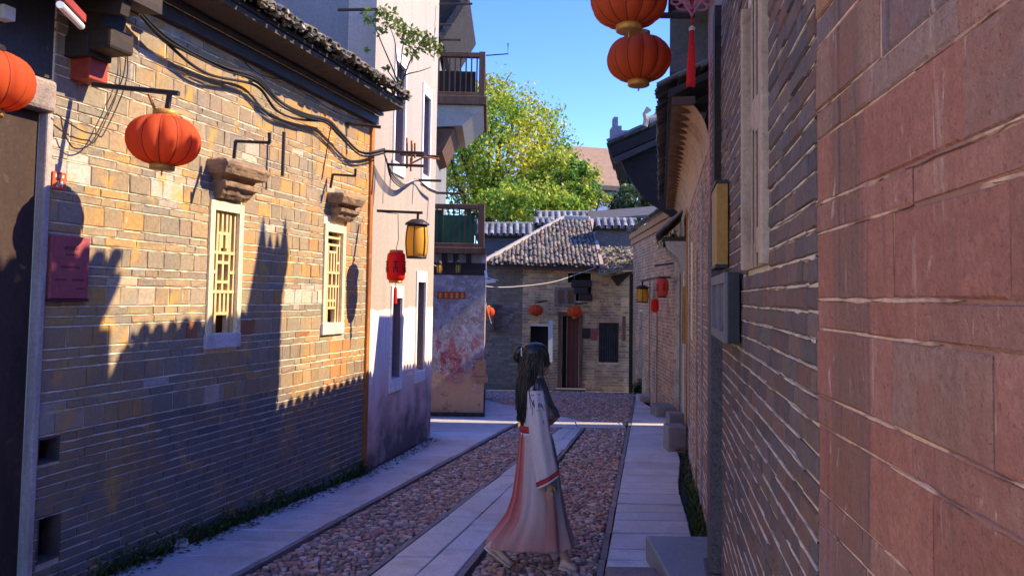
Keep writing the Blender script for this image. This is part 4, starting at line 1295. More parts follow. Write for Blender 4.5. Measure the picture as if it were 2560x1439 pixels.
for s in (3.2, 4.3):
    mb = MB(); TW.box(mb, s, s + .1, -.9, 2.4, .003, .03); mb.build('pilaster', M_CREAM, tw, bevel=.004)

# ================================================================== FAR HOUSE across the end of the lane
FWY = 22.0
FW = Wall((-1.9, FWY + .25), (1, -.06))
fh = thing('far_house', FW.pt(3, zg(22)), 'old tan brick house closing the lane, tiled roof, red door and barred window', 'house')
fwin = rect_px(FW, 1497, 1546, 806, 905)
fdoor = rect_px(FW, 1405, 1447, 790, 950); fdoor = (fdoor[0], fdoor[1], -.9, fdoor[3])
fwin2 = rect_px(FW, 1325, 1370, 815, 925)
fhole = rect_px(FW, 1436, 1478, 682, 752)
fhole2 = rect_px(FW, 1420, 1436, 682, 706)
FEND = FW.px(1588, 800)[0]; FMID = FW.px(1306, 800)[0]
fops = [fwin, fdoor, fwin2, fhole, fhole2]
ZT = FW.px(1350, 672)[1]
mb = MB(); wall_mesh(FW, mb, FMID, FEND, -1.1, ZT, fops, -.006, .3); fwl = mb.build('wall', M_MORTD, fh)
FPL = [(.60, .385, .18), (.52, .34, .17), (.64, .42, .20), (.45, .30, .165), (.55, .40, .24), (.38, .25, .15)]
lay_bricks(FW, fwl, FMID, FEND, -1.05, ZT - .02, lambda z, r: (.08, False), fops, M_FBR, lambda a, z, t: vary(random.choice(FPL), .18), limit=100, joint=.010, proud=.008)
mb = MB(); FW.box(mb, .2, FMID - .002, -1.1, ZT, -.6, -.25); fl_ = mb.build('side_wall', mat('mossy_dark_brick', (.17, .145, .115), [(3, (.24, .20, .15), .5, .7, .7), (12, (.05, .05, .045), .5, .65, .7)], .9, (25, .8, .015)), fh)
FW2 = Wall(FW.pt(0, 0, -.25), FW.u)
lay_bricks(FW2, fl_, .25, FMID - .01, -1.0, ZT - .03, lambda z, r: (.08, False), [], M_FBR, lambda a, z, t: vary(random.choice([(.22, .175, .13), (.17, .14, .11), (.26, .20, .15), (.15, .13, .11)]), .15), limit=0, joint=.012, face=.004, proud=.006)
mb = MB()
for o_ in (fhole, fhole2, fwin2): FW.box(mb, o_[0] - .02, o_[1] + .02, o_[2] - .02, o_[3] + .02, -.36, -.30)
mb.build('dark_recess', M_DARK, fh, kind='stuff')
mb = MB()   # carved black bracket in the broken opening
for (x0, x1, y0, y1) in ((1428, 1478, 700, 718), (1436, 1470, 718, 735), (1446, 1480, 735, 752)):
    r = rect_px(FW, x0, x1, y0, y1); FW.box(mb, r[0], r[1], r[2], r[3], -.2, .25)
mb.build('carved_bracket', M_WOODD, fh, bevel=.03)
# barred window
r = fwin; mb = MB()
FW.box(mb, r[0], r[0] + .05, r[2], r[3], -.1, .02); FW.box(mb, r[1] - .05, r[1], r[2], r[3], -.1, .02); FW.box(mb, r[0] + .05, r[1] - .05, r[3] - .05, r[3], -.1, .02); FW.box(mb, r[0] + .05, r[1] - .05, r[2], r[2] + .05, -.1, .02)
fo = mb.build('window', M_WOODD, fh)
for k in range(7):
    u = r[0] + .05 + (r[1] - r[0] - .1) * (k + .5) / 7; mb = MB(); FW.box(mb, u - .014, u + .014, r[2] + .05, r[3] - .05, -.06, -.03); mb.build('bar', M_IRON, fo)
mb = MB(); FW.box(mb, r[0] + .04, r[1] - .04, r[2] + .04, r[3] - .04, -.25, -.2); mb.build('pane', M_GLASS, fo)
r = fdoor
mb = MB(); FW.box(mb, r[0] - .12, r[0] - .001, -.9, r[3] + .12, -.1, .05); FW.box(mb, r[1] + .001, r[1] + .1, -.9, r[3] + .12, -.1, .05); FW.box(mb, r[0] - .0, r[1] + .0, r[3] + .001, r[3] + .12, -.1, .045)
mb.build('door_frame', M_WOODB, fh, bevel=.008)
mb = MB(); FW.box(mb, r[0] + .14, r[1] - .004, -.75, r[3] - .004, -.16, -.1); dl = mb.build('door', M_DOORM, fh)
for k in range(3):
    u = r[0] + .2 + k * .13; mb = MB(); FW.box(mb, u, u + .006, -.72, r[3] - .03, -.099, -.094); mb.build('board_joint', M_DARK, dl)
mb = MB(); FW.box(mb, r[0] + .004, r[0] + .138, -.75, r[3] - .004, -.28, -.2); mb.build('door', M_DARK, fh)
mb = MB(); FW.box(mb, r[0] - .2, r[1] + .2, -.9, -.70, -.1, .3); mb.build('door_step', M_GRAN, fh, bevel=.01)
r = rect_px(FW, 1386, 1440, 718, 765); mb = MB(); FW.box(mb, r[0], r[1], r[2], r[3], .0, .035); cp = mb.build('carved_panel', mat('panel_stone', (.24, .20, .15), [(14, (.14, .12, .10), .45, .6, .8)], .9, (30, .8, .02)), fh, bevel=.01)
for k in (0, 1):
    mb = MB(); u = r[0] + .1 + k * .28; FW.box(mb, u, u + .17, r[2] + .08, r[3] - .08, .036, .05); mb.build('relief', M_WOODB, cp)
for (x0, x1, y0, y1, m_, nm) in ((1451, 1475, 820, 846, M_WOODD, 'wall_plaque'), (1477, 1493, 820, 850, M_PLAQ, 'wall_plaque')):
    r = rect_px(FW, x0, x1, y0, y1); mb = MB(); FW.box(mb, r[0], r[1], r[2], r[3], .01, .035); mb.build(nm, m_, fh)
for (x, y0, y1) in ((1560, 790, 850), (1232, 760, 830)):
    r = rect_px(FW, x - 4, x + 4, y0, y1); mb = MB(); FW.box(mb, r[0], r[1], r[2], r[3], -.2 if x < 1300 else .005, .03); mb.build('notice_strip', M_WOODB, fh)
# roof
ge = Vector((0, 1, .56)).normalized()
E0 = at(1212, 664, 21.72); E1 = at(1499, 672, 21.55)
EE = (E1 - E0); EL = EE.length; EE.normalize()
V0 = Vector((E0.x, E0.y, 0)); rt = at(1412, 557, 24.6)
def inside(p): return p.x > E0.x + (rt.x - E0.x) * max(0, (p.y - E0.y) / (rt.y - E0.y)) - .02
mb = MB()
D_ = (rt.y - E0.y) / ge.y
T0 = Vector((rt.x, rt.y, E0.z + ge.z * D_)); T1 = E1 + ge * D_
mb.prism([E0, E1, T1, T0], (0, 0, .05)); fr_ = mb.build('roof', M_WOODD, fh)
FTP = [(.19, .155, .12), (.13, .12, .11), (.23, .17, .115), (.17, .11, .085), (.12, .11, .105), (.26, .22, .17), (.08, .075, .07), (.15, .15, .10)]
tiles(E0 + Vector((0, 0, .06)), EE, ge, int(EL / .125), int(D_ / .16), fr_, pitch=.125, tl=.16, r=.052, palette=FTP, jt=.05, rows_fn=inside)
mb = MB(); mb.bar(E0 + Vector((-.05, -.02, .1)), T0 + Vector((-.05, 0, .1)), .16, .13); mb.build('verge', M_CEMENT, fr_, bevel=.02)
mb = MB(); mb.bar(E1 + Vector((.06, -.02, .06)), T1 + Vector((.06, 0, .06)), .10, .12); mb.build('verge', mat('pinkish_verge', (.42, .30, .26), rough=.9), fr_)
mb = MB(); mb.bar(T0 + Vector((0, 0, .1)), T1 + Vector((0, 0, .1)), .18, .16); mb.build('ridge', M_CEMENT, fr_, bevel=.03)
mb = MB(); mb.bar(E0 + Vector((.1, .12, -.03)), E1 + Vector((0, .12, -.03)), .05, .10); mb.build('eave_board', M_WOODB, fr_)
# lean-to with rubble-strewn roof on the right
L0 = at(1497, 690, 21.35); L1 = at(1592, 668, 21.35); L2 = at(1592, 622, 22.4); L3 = at(1500, 622, 22.4)
mb = MB(); mb.prism([L0, L1, L2, L3], (0, 0, .06)); ln = mb.build('lean_to_roof', M_TIL[1], fh)
ln.data.materials.clear(); ln.data.materials.append(mat('lichen_roof', (.30, .25, .17), [(6, (.16, .13, .09), .5, .65, .7), (12, (.45, .40, .28), .58, .7, .6)], .95, (25, .9, .02)))
mb = MB()
for i in range(260):
    u, v = random.random(), random.random() ** 1.3
    p = (L0 * (1 - u) + L1 * u) * (1 - v) + (L3 * (1 - u) + L2 * u) * v + Vector((0, 0, .08))
    q = random.uniform(.02, .06)
    mb.box(p, (q * 1.6, q, q * .7), m=Matrix.Rotation(jit(3), 3, 'Z') @ Matrix.Rotation(jit(.8), 3, 'X'), col=vary(random.choice([(.35, .28, .2), (.2, .17, .14), (.42, .36, .27), (.13, .13, .08)]), .3))
mb.build('rubble', M_TIL[1], ln, tint=True, kind='stuff')
mb = MB(); mb.prism([at(1528, 690, 21.6), at(1585, 676, 21.6), at(1560, 700, 21.6), at(1546, 715, 21.6)], (0, .25, 0)); mb.build('bracket', M_WOODD, fh)

# tile-capped garden walls behind the far house
def coping(name, x0, x1, yt, yb, ybase, Y, label, n_rows=3, pal=((.20, .195, .20), (.26, .25, .25), (.16, .16, .17)), pitch=.2, dark=True):
    p0 = at(x0, yb, Y); p1 = at(x1, yb, Y); zt = at((x0 + x1) / 2, yt, Y + .35).z; zb = at((x0 + x1) / 2, ybase, Y).z
    t = thing(name, ((p0.x + p1.x) / 2, Y, zg(Y)), label, 'wall')
    mb = MB(); mb.box(((p0.x + p1.x) / 2, Y + .35, (p0.z - .003 + zb - 2.5) / 2), (abs(p1.x - p0.x) - .1, .3, p0.z - zb + 2.5))
    mb.build('wall', mat('blue_dark_brick', (.085, .085, .095), [(10, (.14, .14, .15), .5, .65, .7, (1, 1, 3))], .9, (20, .8, .02)), t)
    g = Vector((0, .38, zt - p0.z)).normalized()
    mb = MB(); e = (p1 - p0)
    mb.prism([p0 + Vector((0, .0, 0)), p1, p1 + Vector((0, .38, zt - p0.z)), p0 + Vector((0, .38, zt - p0.z))], (0, 0, .04))
    mb.prism([p0 + Vector((0, .74, 0)), p1 + Vector((0, .74, 0)), p1 + Vector((0, .36, zt - p0.z)), p0 + Vector((0, .36, zt - p0.z))], (0, 0, .045))
    c = mb.build('coping', M_WOODD, t)
    tiles(p0 + Vector((0, -.03, .05)), e, g, int(e.length / pitch), max(1, int(math.hypot(.38, zt - p0.z) / .15)), c, pitch=pitch, tl=.16, r=pitch * .4, palette=pal)
    mb = MB(); mb.bar(p0 + Vector((0, .37, zt - p0.z + .08)), p1 + Vector((0, .37, zt - p0.z + .08)), .12, .09); mb.build('ridge', M_CEMENT, c, bevel=.02)
    return t
coping('garden_wall', 1190, 1333, 566, 592, 645, 24.3, 'tile-capped dark wall left of the far tiled roof')
coping('garden_wall', 1334, 1380, 552, 566, 600, 25.2, 'short tile-capped wall behind the pale verge of the far roof')
coping('garden_wall', 1342, 1470, 536, 558, 600, 27.0, 'tile-capped ridge wall in front of the green trees, behind far roof', pitch=.22)
coping('garden_wall', 1488, 1595, 556, 574, 630, 22.75, 'tile-capped dark brick wall above the rubble lean-to roof')
mb = MB(); a = at(1450, 557, 28); b = at(1665, 540, 28); c = at(1665, 519, 30.5); d = at(1455, 536, 30.5)
mb.prism([a, b, c, d], (0, 0, .1)); mb.box(((a.x + b.x) / 2, 29.5, (a.z + zg(28)) / 2 - .2), (b.x - a.x, 2.0, a.z - zg(28) - .2))
tag(mb.build('dark_roof_shed', mat('dark_slate', (.075, .075, .085), [(5, (.13, .12, .12), .5, .7, .6)], .9, (18, .8, .02))), 'low dark slate roof behind the far house below the bushes', 'shed')

# distant house with tan roof
Yd = 50
hs = thing('hill_house', at(1500, 500, Yd), 'distant house with sunlit tan roof among the trees', 'house')
mb = MB(); mb.prism([at(1395, 468, Yd), at(1575, 478, Yd), at(1575, 386, Yd + 4), at(1395, 372, Yd + 4)], (0, 0, .3)); rr_ = mb.build('roof', M_TANR, hs)
mb = MB(); p = at(1480, 470, Yd + .6); q = at(1575, 520, Yd + .6); mb.box(((p.x + q.x) / 2 - 1, Yd + 2.0, (p.z + q.z) / 2 - 2.4), (q.x - p.x + 3, 2.6, p.z - q.z + 5)); mb.build('wall', M_TRIM, hs)
for (x0, x1) in ((1507, 1530), (1534, 1546)):
    p = at(x0, 473, Yd + .62); q = at(x1, 500, Yd + .62); mb = MB(); mb.box(((p.x + q.x) / 2, Yd + .66, (p.z + q.z) / 2), (q.x - p.x, .1, p.z - q.z)); mb.build('window', M_GLASS, hs)

# ================================================================== LANTERNS
def make_globe(R=.22, H=.31):
    """round ribbed silk lantern; origin at the top ring"""
    t = link(bpy.data.objects.new('round_lantern', None)); t.empty_display_size = .1
    n = 12
    prof = []
    m = 15
    for i in range(m):
        a = PI * (i / (m - 1)) * .86 + PI * .07
        prof.append((R * math.sin(a) ** .72, -.05 - H / 2 + H / 2 * math.cos(a)))
    def sc(th, r, z):
        ph = (th * n / (2 * PI)) % 1.0
        return r * (1 - .11 * (1 - math.sin(PI * ph)) ** 1.5)
    mb = MB(); mb.smooth = True; mb.lathe(prof, n=n * 6, scal=sc); mb.build('shade', M_RED, t)
    sm = MB()
    for k in range(n):
        a = 2 * PI * k / n
        sm.tube([Vector((math.cos(a) * (sc(0, r, z) + .0015), math.sin(a) * (sc(0, r, z) + .0015), z)) for r, z in prof], .0028, 5)
    sm.build('seams', mat('lantern_seam', (.22, .03, .015), rough=.7), t, kind='stuff')
    rt_, zt_ = prof[0]; rb_, zb_2 = prof[-1]
    for z, r, nm in ((zt_, rt_, 'collar'), (zb_2 - .035, rb_, 'collar')):
        mb = MB(); mb.smooth = True; mb.lathe([(r * .9, z - .002), (r * 1.02, z + .004), (r * 1.02, z + .034), (r * .9, z + .038)], n=24); c = mb.build(nm, M_GOLDC, t)
        fl = MB()
        for k in range(n):
            a = 2 * PI * k / n
            d = Vector((math.cos(a), math.sin(a), 0)); s_ = Vector((-d.y, d.x, 0)); zz = z + (.0 if z > -.2 else .036)
            sgn = -1 if z > -.2 else 1
            q = [d * r * .95 + s_ * .028 + Vector((0, 0, zz)), d * r * .95 - s_ * .028 + Vector((0, 0, zz)), d * (r * 1.30) + Vector((0, 0, zz + sgn * .022))]
            fl.prism(q, (0, 0, .004))
        fl.build('petals', M_GOLDC, c, kind='stuff')
    mb = MB(); mb.tube([(0, 0, .02), (0, 0, -.05)], .008, 6); mb.build('hook', M_IRON, t)
    mb = MB(); mb.tube([(0, 0, zb_2 - .03), (0, 0, zb_2 - .07)], .006, 5); mb.build('knob', M_GOLDC, t)
    return t
proto = make_globe()
first = [True]
def lantern(x, y_top, Y, label, scale=1.0, rz=0.0, group='round red silk lanterns'):
    t = proto if first[0] else copy_tree(proto)
    first[0] = False
    t.location = at(x, y_top, Y); t.scale = (scale,) * 3; t.rotation_euler = (jit(.03), jit(.03), rz)
    return tag(t, label, 'lantern', group)
lantern(415, 270, 4.70, 'ribbed red lantern on iron bracket against the sunlit brick wall', 1.0, .3)
lantern(-28, 104, 3.75, 'sunlit red lantern cut off by the left edge of the picture', .96, 1.1)
lantern(1598, 74, 5.02, 'complete red lantern hanging against blue sky at upper right', .98, .5)
lantern(1572, -88, 4.25, 'red lantern cut off by the top edge, above its twin', 1.0, .8)
lantern(1340, 757, 21.6, 'small red lantern left of the maroon door on the far house', .98, .2)
lantern(1437, 760, 21.5, 'small red lantern beside the top of the maroon door on the far house', 1.0, .4)
lantern(1219, 762, 21.4, 'small red lantern half hidden behind the peeling plaster pillar', .95, .4)
def bracket(name, pts, r, label, drop=None, plate=None):
    t = thing(name, pts[0], label, 'bracket')
    mb = MB()
    for a, b in zip(pts[:-1], pts[1:]): mb.bar(a, b, r * 2, r * 2)
    mb.build('arm', M_IRON, t)
    if drop:
        mb = MB(); mb.bar(drop[0], drop[1], r * 1.8, r * 1.8, up=Vector((0, 1, 0))); mb.build('hanger', M_IRON, t)
    return t
bracket('lantern_bracket', [at(232, 212, 4.78), at(447, 234, 4.70)], .014, 'black iron bracket holding the lantern on the sunlit wall', (at(424, 234, 4.70), at(418, 276, 4.70)))
s_ = thing('bracket_stay', at(380, 250, 4.5), 'short rusty stay leaning on the left lantern top', 'iron rod'); mb = MB(); mb.bar(at(372, 236, 4.70), at(390, 282, 4.70), .022, .012); mb.build('stay', M_RUST, s_)
bracket('lantern_bracket', [at(1592, 38, 5.04), at(1735, 40, 5.1)], .016, 'iron bracket carrying the complete red lantern at upper right', (at(1597, 40, 5.04), at(1597, 80, 5.03)))
bracket('lantern_bracket', [at(1338, 757, 21.6), at(1362, 752, 21.75), at(1368, 752, 21.85)], .02, 'small iron bracket left of the far maroon door')
bracket('lantern_bracket', [at(1437, 760, 21.5), at(1462, 757, 21.7), at(1468, 757, 21.85)], .02, 'small iron bracket above the far maroon door')
# spare wall brackets without lanterns
bracket('lamp_bracket', [at(585, 396, 6.0), at(589, 353, 6.0), at(674, 357, 5.9), at(674, 332, 5.9)], .011, 'empty iron bracket above the first window hood')
bracket('lamp_bracket', [at(826, 470, 7.9), at(832, 436, 7.9), at(888, 440, 7.8), at(889, 422, 7.8)], .011, 'empty iron bracket above the second window hood')
rod('iron_pin', [at(710, 330, 6.86), at(706, 440, 6.86)], .016, 'rusty pointed iron pin standing upright on the brick wall', 'iron pin')
rod('drip_wire', [at(828, 312, 7.6), at(804, 450, 7.62)], .006, 'thin dark wire hanging from cable joint down the brick wall', 'wire', M_CABLE)

def drum_lantern(name, x, y, Y, w, h, m, label, bulge=.12, marks=True, tassel=False, ribs=8, cap=M_GOLDC, roofcap=False):
    c = at(x, y, Y)
    t = thing(name, c, label, 'lantern')
    prof = [(w / 2 * (.86 + bulge * math.sin(PI * i / 8)), -h / 2 + h * i / 8) for i in range(9)]
    if not roofcap: prof = [(w * .36, -h / 2 - .0)] + [(w / 2 * (.92 + .08 * math.sin(PI * i / 8)), -h / 2 + .02 + (h - .04) * i / 8) for i in range(9)] + [(w * .36, h / 2)]
    mb = MB(); mb.smooth = True; mb.lathe(prof, c, 24, lambda a, r, z: r * (1 - .02 * abs(math.sin(a * ribs / 2)))); sh = mb.build('shade', m, t)
    for z in (h / 2 + .012, -h / 2 - .012):
        mb = MB(); mb.lathe([(w * .34, z - .014), (w * .37, z), (w * .34, z + .014)] if not roofcap else [(w * .44, z - .012), (w * .46, z), (w * .44, z + .012)], c, 20); mb.build('rim', cap, t)
    if roofcap:
        mb = MB(); mb.lathe([(w * .56, h / 2 + .024), (w * .52, h / 2 + .045), (w * .26, h / 2 + .085), (w * .1, h / 2 + .09)], c, 20); mb.build('cap', M_IRON, t)
        for k in range(6):
            a = 2 * PI * k / 6 + .4
            pts = [c + Vector((math.cos(a) * (r + .004), math.sin(a) * (r + .004), z)) for r, z in prof]
            mb = MB(); mb.tube(pts, .007, 5); mb.build('rib', M_IRON, t)
    if marks:
        for a in (-2.6, -1.45, -.3):
            q = MB()
            for (u, v, lu, lv) in ((0, .05, .06, .01), (0, .02, .04, .01), (0, -.015, .065, .01), (0, .015, .01, .10), (-.02, -.05, .012, .04), (.02, -.05, .012, .04)):
                for k in range(3):
                    uu = u + lu * (k - 1) / 3; aa = a + uu / (w / 2)
                    rr = w / 2 * 1.0 + .004
                    q.box(c + Vector((math.cos(aa) * rr, math.sin(aa) * rr, v * h / .33)), (.004, lu / 3, lv), rz=aa)
            q.build('characters', M_DARK, t)
    if tassel:
        mb = MB(); mb.tube([c + Vector((0, 0, -h / 2)), c + Vector((0, 0, -h / 2 - .08))], .004, 5); mb.build('cord', M_TASS, t)
        mb = MB(); mb.lathe([(.012, -h / 2 - .07), (.02, -h / 2 - .10), (.022, -h / 2 - .25), (.018, -h / 2 - .26)], c, 10); mb.build('tassel', M_TASS, t)
    return t
drum_lantern('drum_lantern', 990, 666, 8.5, .215, .315, M_RED2, 'bright red drum lantern with black characters on the white house', tassel=True)
rod('lantern_wire', [at(990, 625, 8.5), at(996, 598, 8.5), at(995, 535, 8.55), at(955, 530, 8.6)], .004, 'thin wire loop holding the bright red drum lantern', 'wire', M_CABLE)
drum_lantern('barrel_lantern', 1042, 604, 8.5, .25, .33, M_YEL, 'yellow barrel lantern with black cap on bracket by the white house', marks=False, roofcap=True, cap=M_IRON)
bracket('lamp_bracket', [at(943, 527, 8.62), at(1056, 532, 8.5)], .014, 'iron bracket holding the yellow barrel lantern', (at(1045, 533, 8.5), at(1043, 570, 8.5)))
drum_lantern('drum_lantern', 1655, 718, 14.9, .24, .35, mat('orange_red_silk', (.75, .09, .05), rough=.5, transl=((1, .2, .1), .4), grain=.05), 'orange red drum lantern on the tan brick wall at the bend', cap=M_IRON)
drum_lantern('barrel_lantern', 1606, 738, 17.6, .30, .29, M_YEL, 'small yellow barrel lantern in black frame on the tan wall', marks=False, roofcap=True, cap=M_IRON)
drum_lantern('drum_lantern', 1637, 763, 15.8, .17, .25, M_RED2, 'small deep red lantern below the orange red one on the tan wall', marks=False)
bracket('lantern_bracket', [at(1603, 702, 17.4), at(1650, 693, 15.4), at(1676, 693, 15.2)], .02, 'black bracket of the lantern pair on the tan wall', (at(1606, 703, 17.5), at(1606, 716, 17.5)))
bracket('lamp_bracket', [at(1636, 664, 15.3), at(1690, 657, 15.2)], .016, 'empty thin bracket above the orange red lantern')
for x, lb in ((1145, 'tiny yellow lantern under the green balcony'), (1098, 'tiny yellow lantern at the corner of white house under the green balcony')):
    drum_lantern('mini_lantern', x, 672, 14.0, .10, .14, M_YEL, lb, marks=False, roofcap=True, cap=M_IRON)
# Chinese knot with tassel
kc = at(1730, 12, 4.62)
kn = thing('knot_tassel', kc, 'pink Chinese knot with long red tassel at the top of the right wall', 'ornament')
mb = MB()
for sx in (-1, 1):
    for (ox, oz, rr) in ((.055, -.012, .034), (.10, .015, .024), (.05, .045, .03)):
        pts = [kc + Vector((sx * ox + rr * 1.2 * math.cos(a), 0, oz + rr * .7 * math.sin(a))) for a in [2 * PI * k / 14 for k in range(15)]]
        mb.tube(pts, .0075, 5)
mb.tube([kc + Vector((-.06, 0, .03)), kc + Vector((0, 0, -.07)), kc + Vector((.06, 0, .03))], .011, 6)
mb.tube([kc + Vector((-.035, .004, .05)), kc + Vector((0, .004, -.03)), kc + Vector((.035, .004, .05))], .011, 6)
mb.build('knot', M_KNOT, kn)
mb = MB(); mb.tube([kc + Vector((0, 0, .3)), kc + Vector((0, 0, -.13))], .006, 6); mb.build('cord', M_TASS, kn)
mb = MB(); mb.lathe([(.008, -.135), (.022, -.15), (.018, -.165)], kc, 10); mb.build('bead', M_LATW, kn)
mb = MB()
for i in range(90):
    a = random.uniform(0, 2 * PI); r = random.uniform(.003, .018)
    mb.tube([kc + Vector((r * .6 * math.cos(a), r * .6 * math.sin(a), -.16)), kc + Vector((r * 1.2 * math.cos(a), r * 1.2 * math.sin(a), -.30)), kc + Vector((r * 1.6 * math.cos(a) - .006, r * 1.6 * math.sin(a), -.505 + jit(.012)))], .003, 4)
mb.build('tassel', M_TASS, kn)

# ================================================================== CABLES
def spl(pts, n=8):
    out = []
    P_ = [pts[0]] + pts + [pts[-1]]
    for i in range(1, len(P_) - 2):
        a, b, c, d = P_[i - 1], P_[i], P_[i + 1], P_[i + 2]
        for k in range(n):
            t = k / n
            out.append(.5 * ((2 * b) + (c - a) * t + (2 * a - 5 * b + 4 * c - d) * t * t + (3 * b - a - 3 * c + d) * t ** 3))
    out.append(pts[-1]); return out
def wl(x, y, d=.12): s, z = LW.px(x, y, d); return LW.pt(s, z, d)
cb = thing('cable_bundle', wl(700, 265), 'thick black cable bundle sagging along the sunlit brick wall under the eave', 'cable')
main = [(330, 10), (400, 85), (470, 130), (560, 172), (640, 200), (700, 258), (760, 290), (818, 303), (850, 335), (905, 384), (962, 378)]
for k in range(5):
    o1 = [wl(x + jit(3), y + (k - 2) * 2.6 + jit(2), .12 + .02 * (k % 2)) for x, y in main]
    mb = MB(); mb.smooth = True; mb.tube(spl(o1), .008 if k else .012, 6); mb.build('cable', M_CABLE, cb)
alt = [(330, 14), (430, 120), (520, 185), (640, 215), (690, 275), (745, 298), (818, 303)]
mb = MB(); mb.smooth = True; mb.tube(spl([wl(x, y, .1) for x, y in alt]), .012, 6); mb.build('cable', M_CABLE, cb)
lp = thing('wire_loop', wl(1010, 460), 'thin wires drooping across the white wall from the cable bundle end', 'cable')
for k in range(4):
    pts = [at(960 + k * 2, 385 + k * 4, 8.9), at(978, 425 + k * 7, 9.2), at(1008, 458 + k * 4, 9.7), at(1030, 452 + k * 2, 10.2), at(1046, 450, 10.6), at(1070, 468 + k * 2, 11.0), at(1094, 478 + k * 2, 11.4)]
    mb = MB(); mb.tube(spl(pts, 5), .008, 5); mb.build('wire', M_CABLE if k else M_WIRE, lp)
ew = thing('eave_wire', wl(640, 140), 'loose thin wires tacked along the wall top under the eave boards', 'cable')
for pts in ([(428, 28), (470, 45), (530, 95), (575, 118), (640, 160), (700, 195), (760, 232), (850, 285), (940, 312)], [(590, 118), (620, 165), (660, 190), (715, 200)], [(300, 50), (312, 120), (308, 190), (262, 295), (225, 360), (185, 370), (160, 330), (152, 290)], [(305, 60), (318, 190), (262, 330), (240, 335), (200, 325), (140, 285)]):
    mb = MB(); mb.tube(spl([wl(x, y, .05) for x, y in pts], 6), .0045, 5); mb.build('wire', M_CABLE, ew)
sp = [at(1085, 662, 14.2), at(1150, 700, 15.5), at(1220, 716, 17), at(1290, 716, 18.5), at(1380, 705, 19.8), at(1440, 686, 20.6), at(1490, 668, 21.2)]
rod('street_wire', spl(sp, 6), .010, 'pale wire sagging across the lane from the balcony house to far house', 'wire', M_WIRE)
rod('hanging_wire', [at(1203, 705, 14.5), at(1215, 760, 14.6), at(1228, 808, 14.7)], .008, 'loose pale wire hanging beside the peeling pillar corner', 'wire', M_WIRE)
# security lamp on the pillar corner
sc_ = thing('security_camera', at(1225, 690, 14.4), 'white security camera on the corner of the peeling plaster pillar', 'camera')
p = at(1226, 703, 14.35)
mb = MB(); mb.box(p, (.20, .12, .07), m=Matrix.Rotation(-.1, 3, 'Y')); mb.build('body', M_WHITE, sc_, bevel=.02)
mb = MB(); mb.box(p + Vector((.02, -.01, .05)), (.26, .14, .012), m=Matrix.Rotation(.22, 3, 'Y')); mb.build('sunshield', M_WHITE, sc_)
mb = MB(); mb.tube([p + Vector((-.07, .03, .02)), p + Vector((-.10, .06, .20))], .025, 8); mb.build('arm', M_WHITE, sc_)

# ================================================================== SIGNS on the left wall
r = rect_px(LW, 117, 212, 590, 746)
sg = thing('wall_plaque', LW.pt((r[0] + r[1]) / 2, r[2], .02), 'dark red engraved plaque on the brick wall beside the gate', 'plaque')
mb = MB(); LW.box(mb, r[0], r[1], r[2], r[3], .006, .035); mb.build('board', M_PLAQ, sg, bevel=.004)
mb = MB(); LW.box(mb, r[0] - .004, r[1] + .004, r[2] - .018, r[2] - .001, .006, .04); mb.build('bottom_edge', M_TEXTD, sg)
tx = MB()
wd_ = r[1] - r[0]; ht_ = r[3] - r[2]
for (u0, u1, v, h) in ((.32, .68, .80, .035), (.25, .75, .50, .02), (.12, .40, .30, .02), (.55, .88, .30, .02), (.68, .88, .16, .02), (.34, .66, .70, .018)):
    u = u0
    while u < u1:
        for q in range(3):
            LW.box(tx, r[0] + u * wd_, r[0] + (u + .03) * wd_, r[2] + (v + (q - 1) * h * .6) * ht_, r[2] + (v + (q - 1) * h * .6 + h * .25) * ht_, .0352, .0358)
        LW.box(tx, r[0] + (u + .012) * wd_, r[0] + (u + .018) * wd_, r[2] + (v - h * .7) * ht_, r[2] + (v + h * .8) * ht_, .0353, .036)
        u += .042
tx.build('lettering', M_TEXTD, sg, kind='stuff')
r = rect_px(LW, 127, 161, 430, 474)
nb = thing('house_number', LW.pt((r[0] + r[1]) / 2, r[2], .01), 'small orange house number plate reading 24 beside the gate', 'number plate')
mb = MB(); LW.box(mb, r[0], r[1], r[2], r[3], .006, .014); mb.build('plate', M_PLATE, nb, bevel=.002)
cu = bpy.data.curves.new('digits', 'FONT'); cu.body = '24'; cu.size = (r[3] - r[2]) * .52; cu.align_x = 'CENTER'; cu.extrude = .0008
to = link(bpy.data.objects.new('digits', cu)); to.parent = nb
to.matrix_local = Matrix.Translation(LW.pt((r[0] + r[1]) / 2, r[2] + (r[3] - r[2]) * .14, .0152) - nb.location) @ (Matrix((LW.u, Vector((0, 0, 1)), LW.n)).transposed()).to_4x4()
cu.materials.append(M_TXTW)
bpy.context.view_layer.update()
dme = bpy.data.meshes.new_from_object(to.evaluated_get(bpy.context.evaluated_depsgraph_get()))
dm_ = link(bpy.data.objects.new('digits', dme)); dm_.parent = nb; dm_.matrix_local = to.matrix_local.copy()
bpy.data.objects.remove(to)
tx = MB()
for k in range(3):
    c = r[0] + (r[1] - r[0]) * (.24 + .26 * k); zc = r[2] + (r[3] - r[2]) * .76; u = (r[1] - r[0]) * .085
    for q in (-1, 0, 1): LW.box(tx, c - u, c + u, zc + q * u * .9 - .0014, zc + q * u * .9 + .0014, .0145, .0152)
    LW.box(tx, c - .0014, c + .0014, zc - u * 1.2, zc + u * 1.2, .0146, .0154)
tx.build('street_characters', M_TXTW, nb, kind='stuff')
b_ = at(1375, 852, 21.9)
wb = thing('standing_board', b_, 'narrow pale upright board leaning beside the far maroon door', 'board')
a_ = at(1371, 905, 21.75); c_ = at(1381, 800, 21.9)
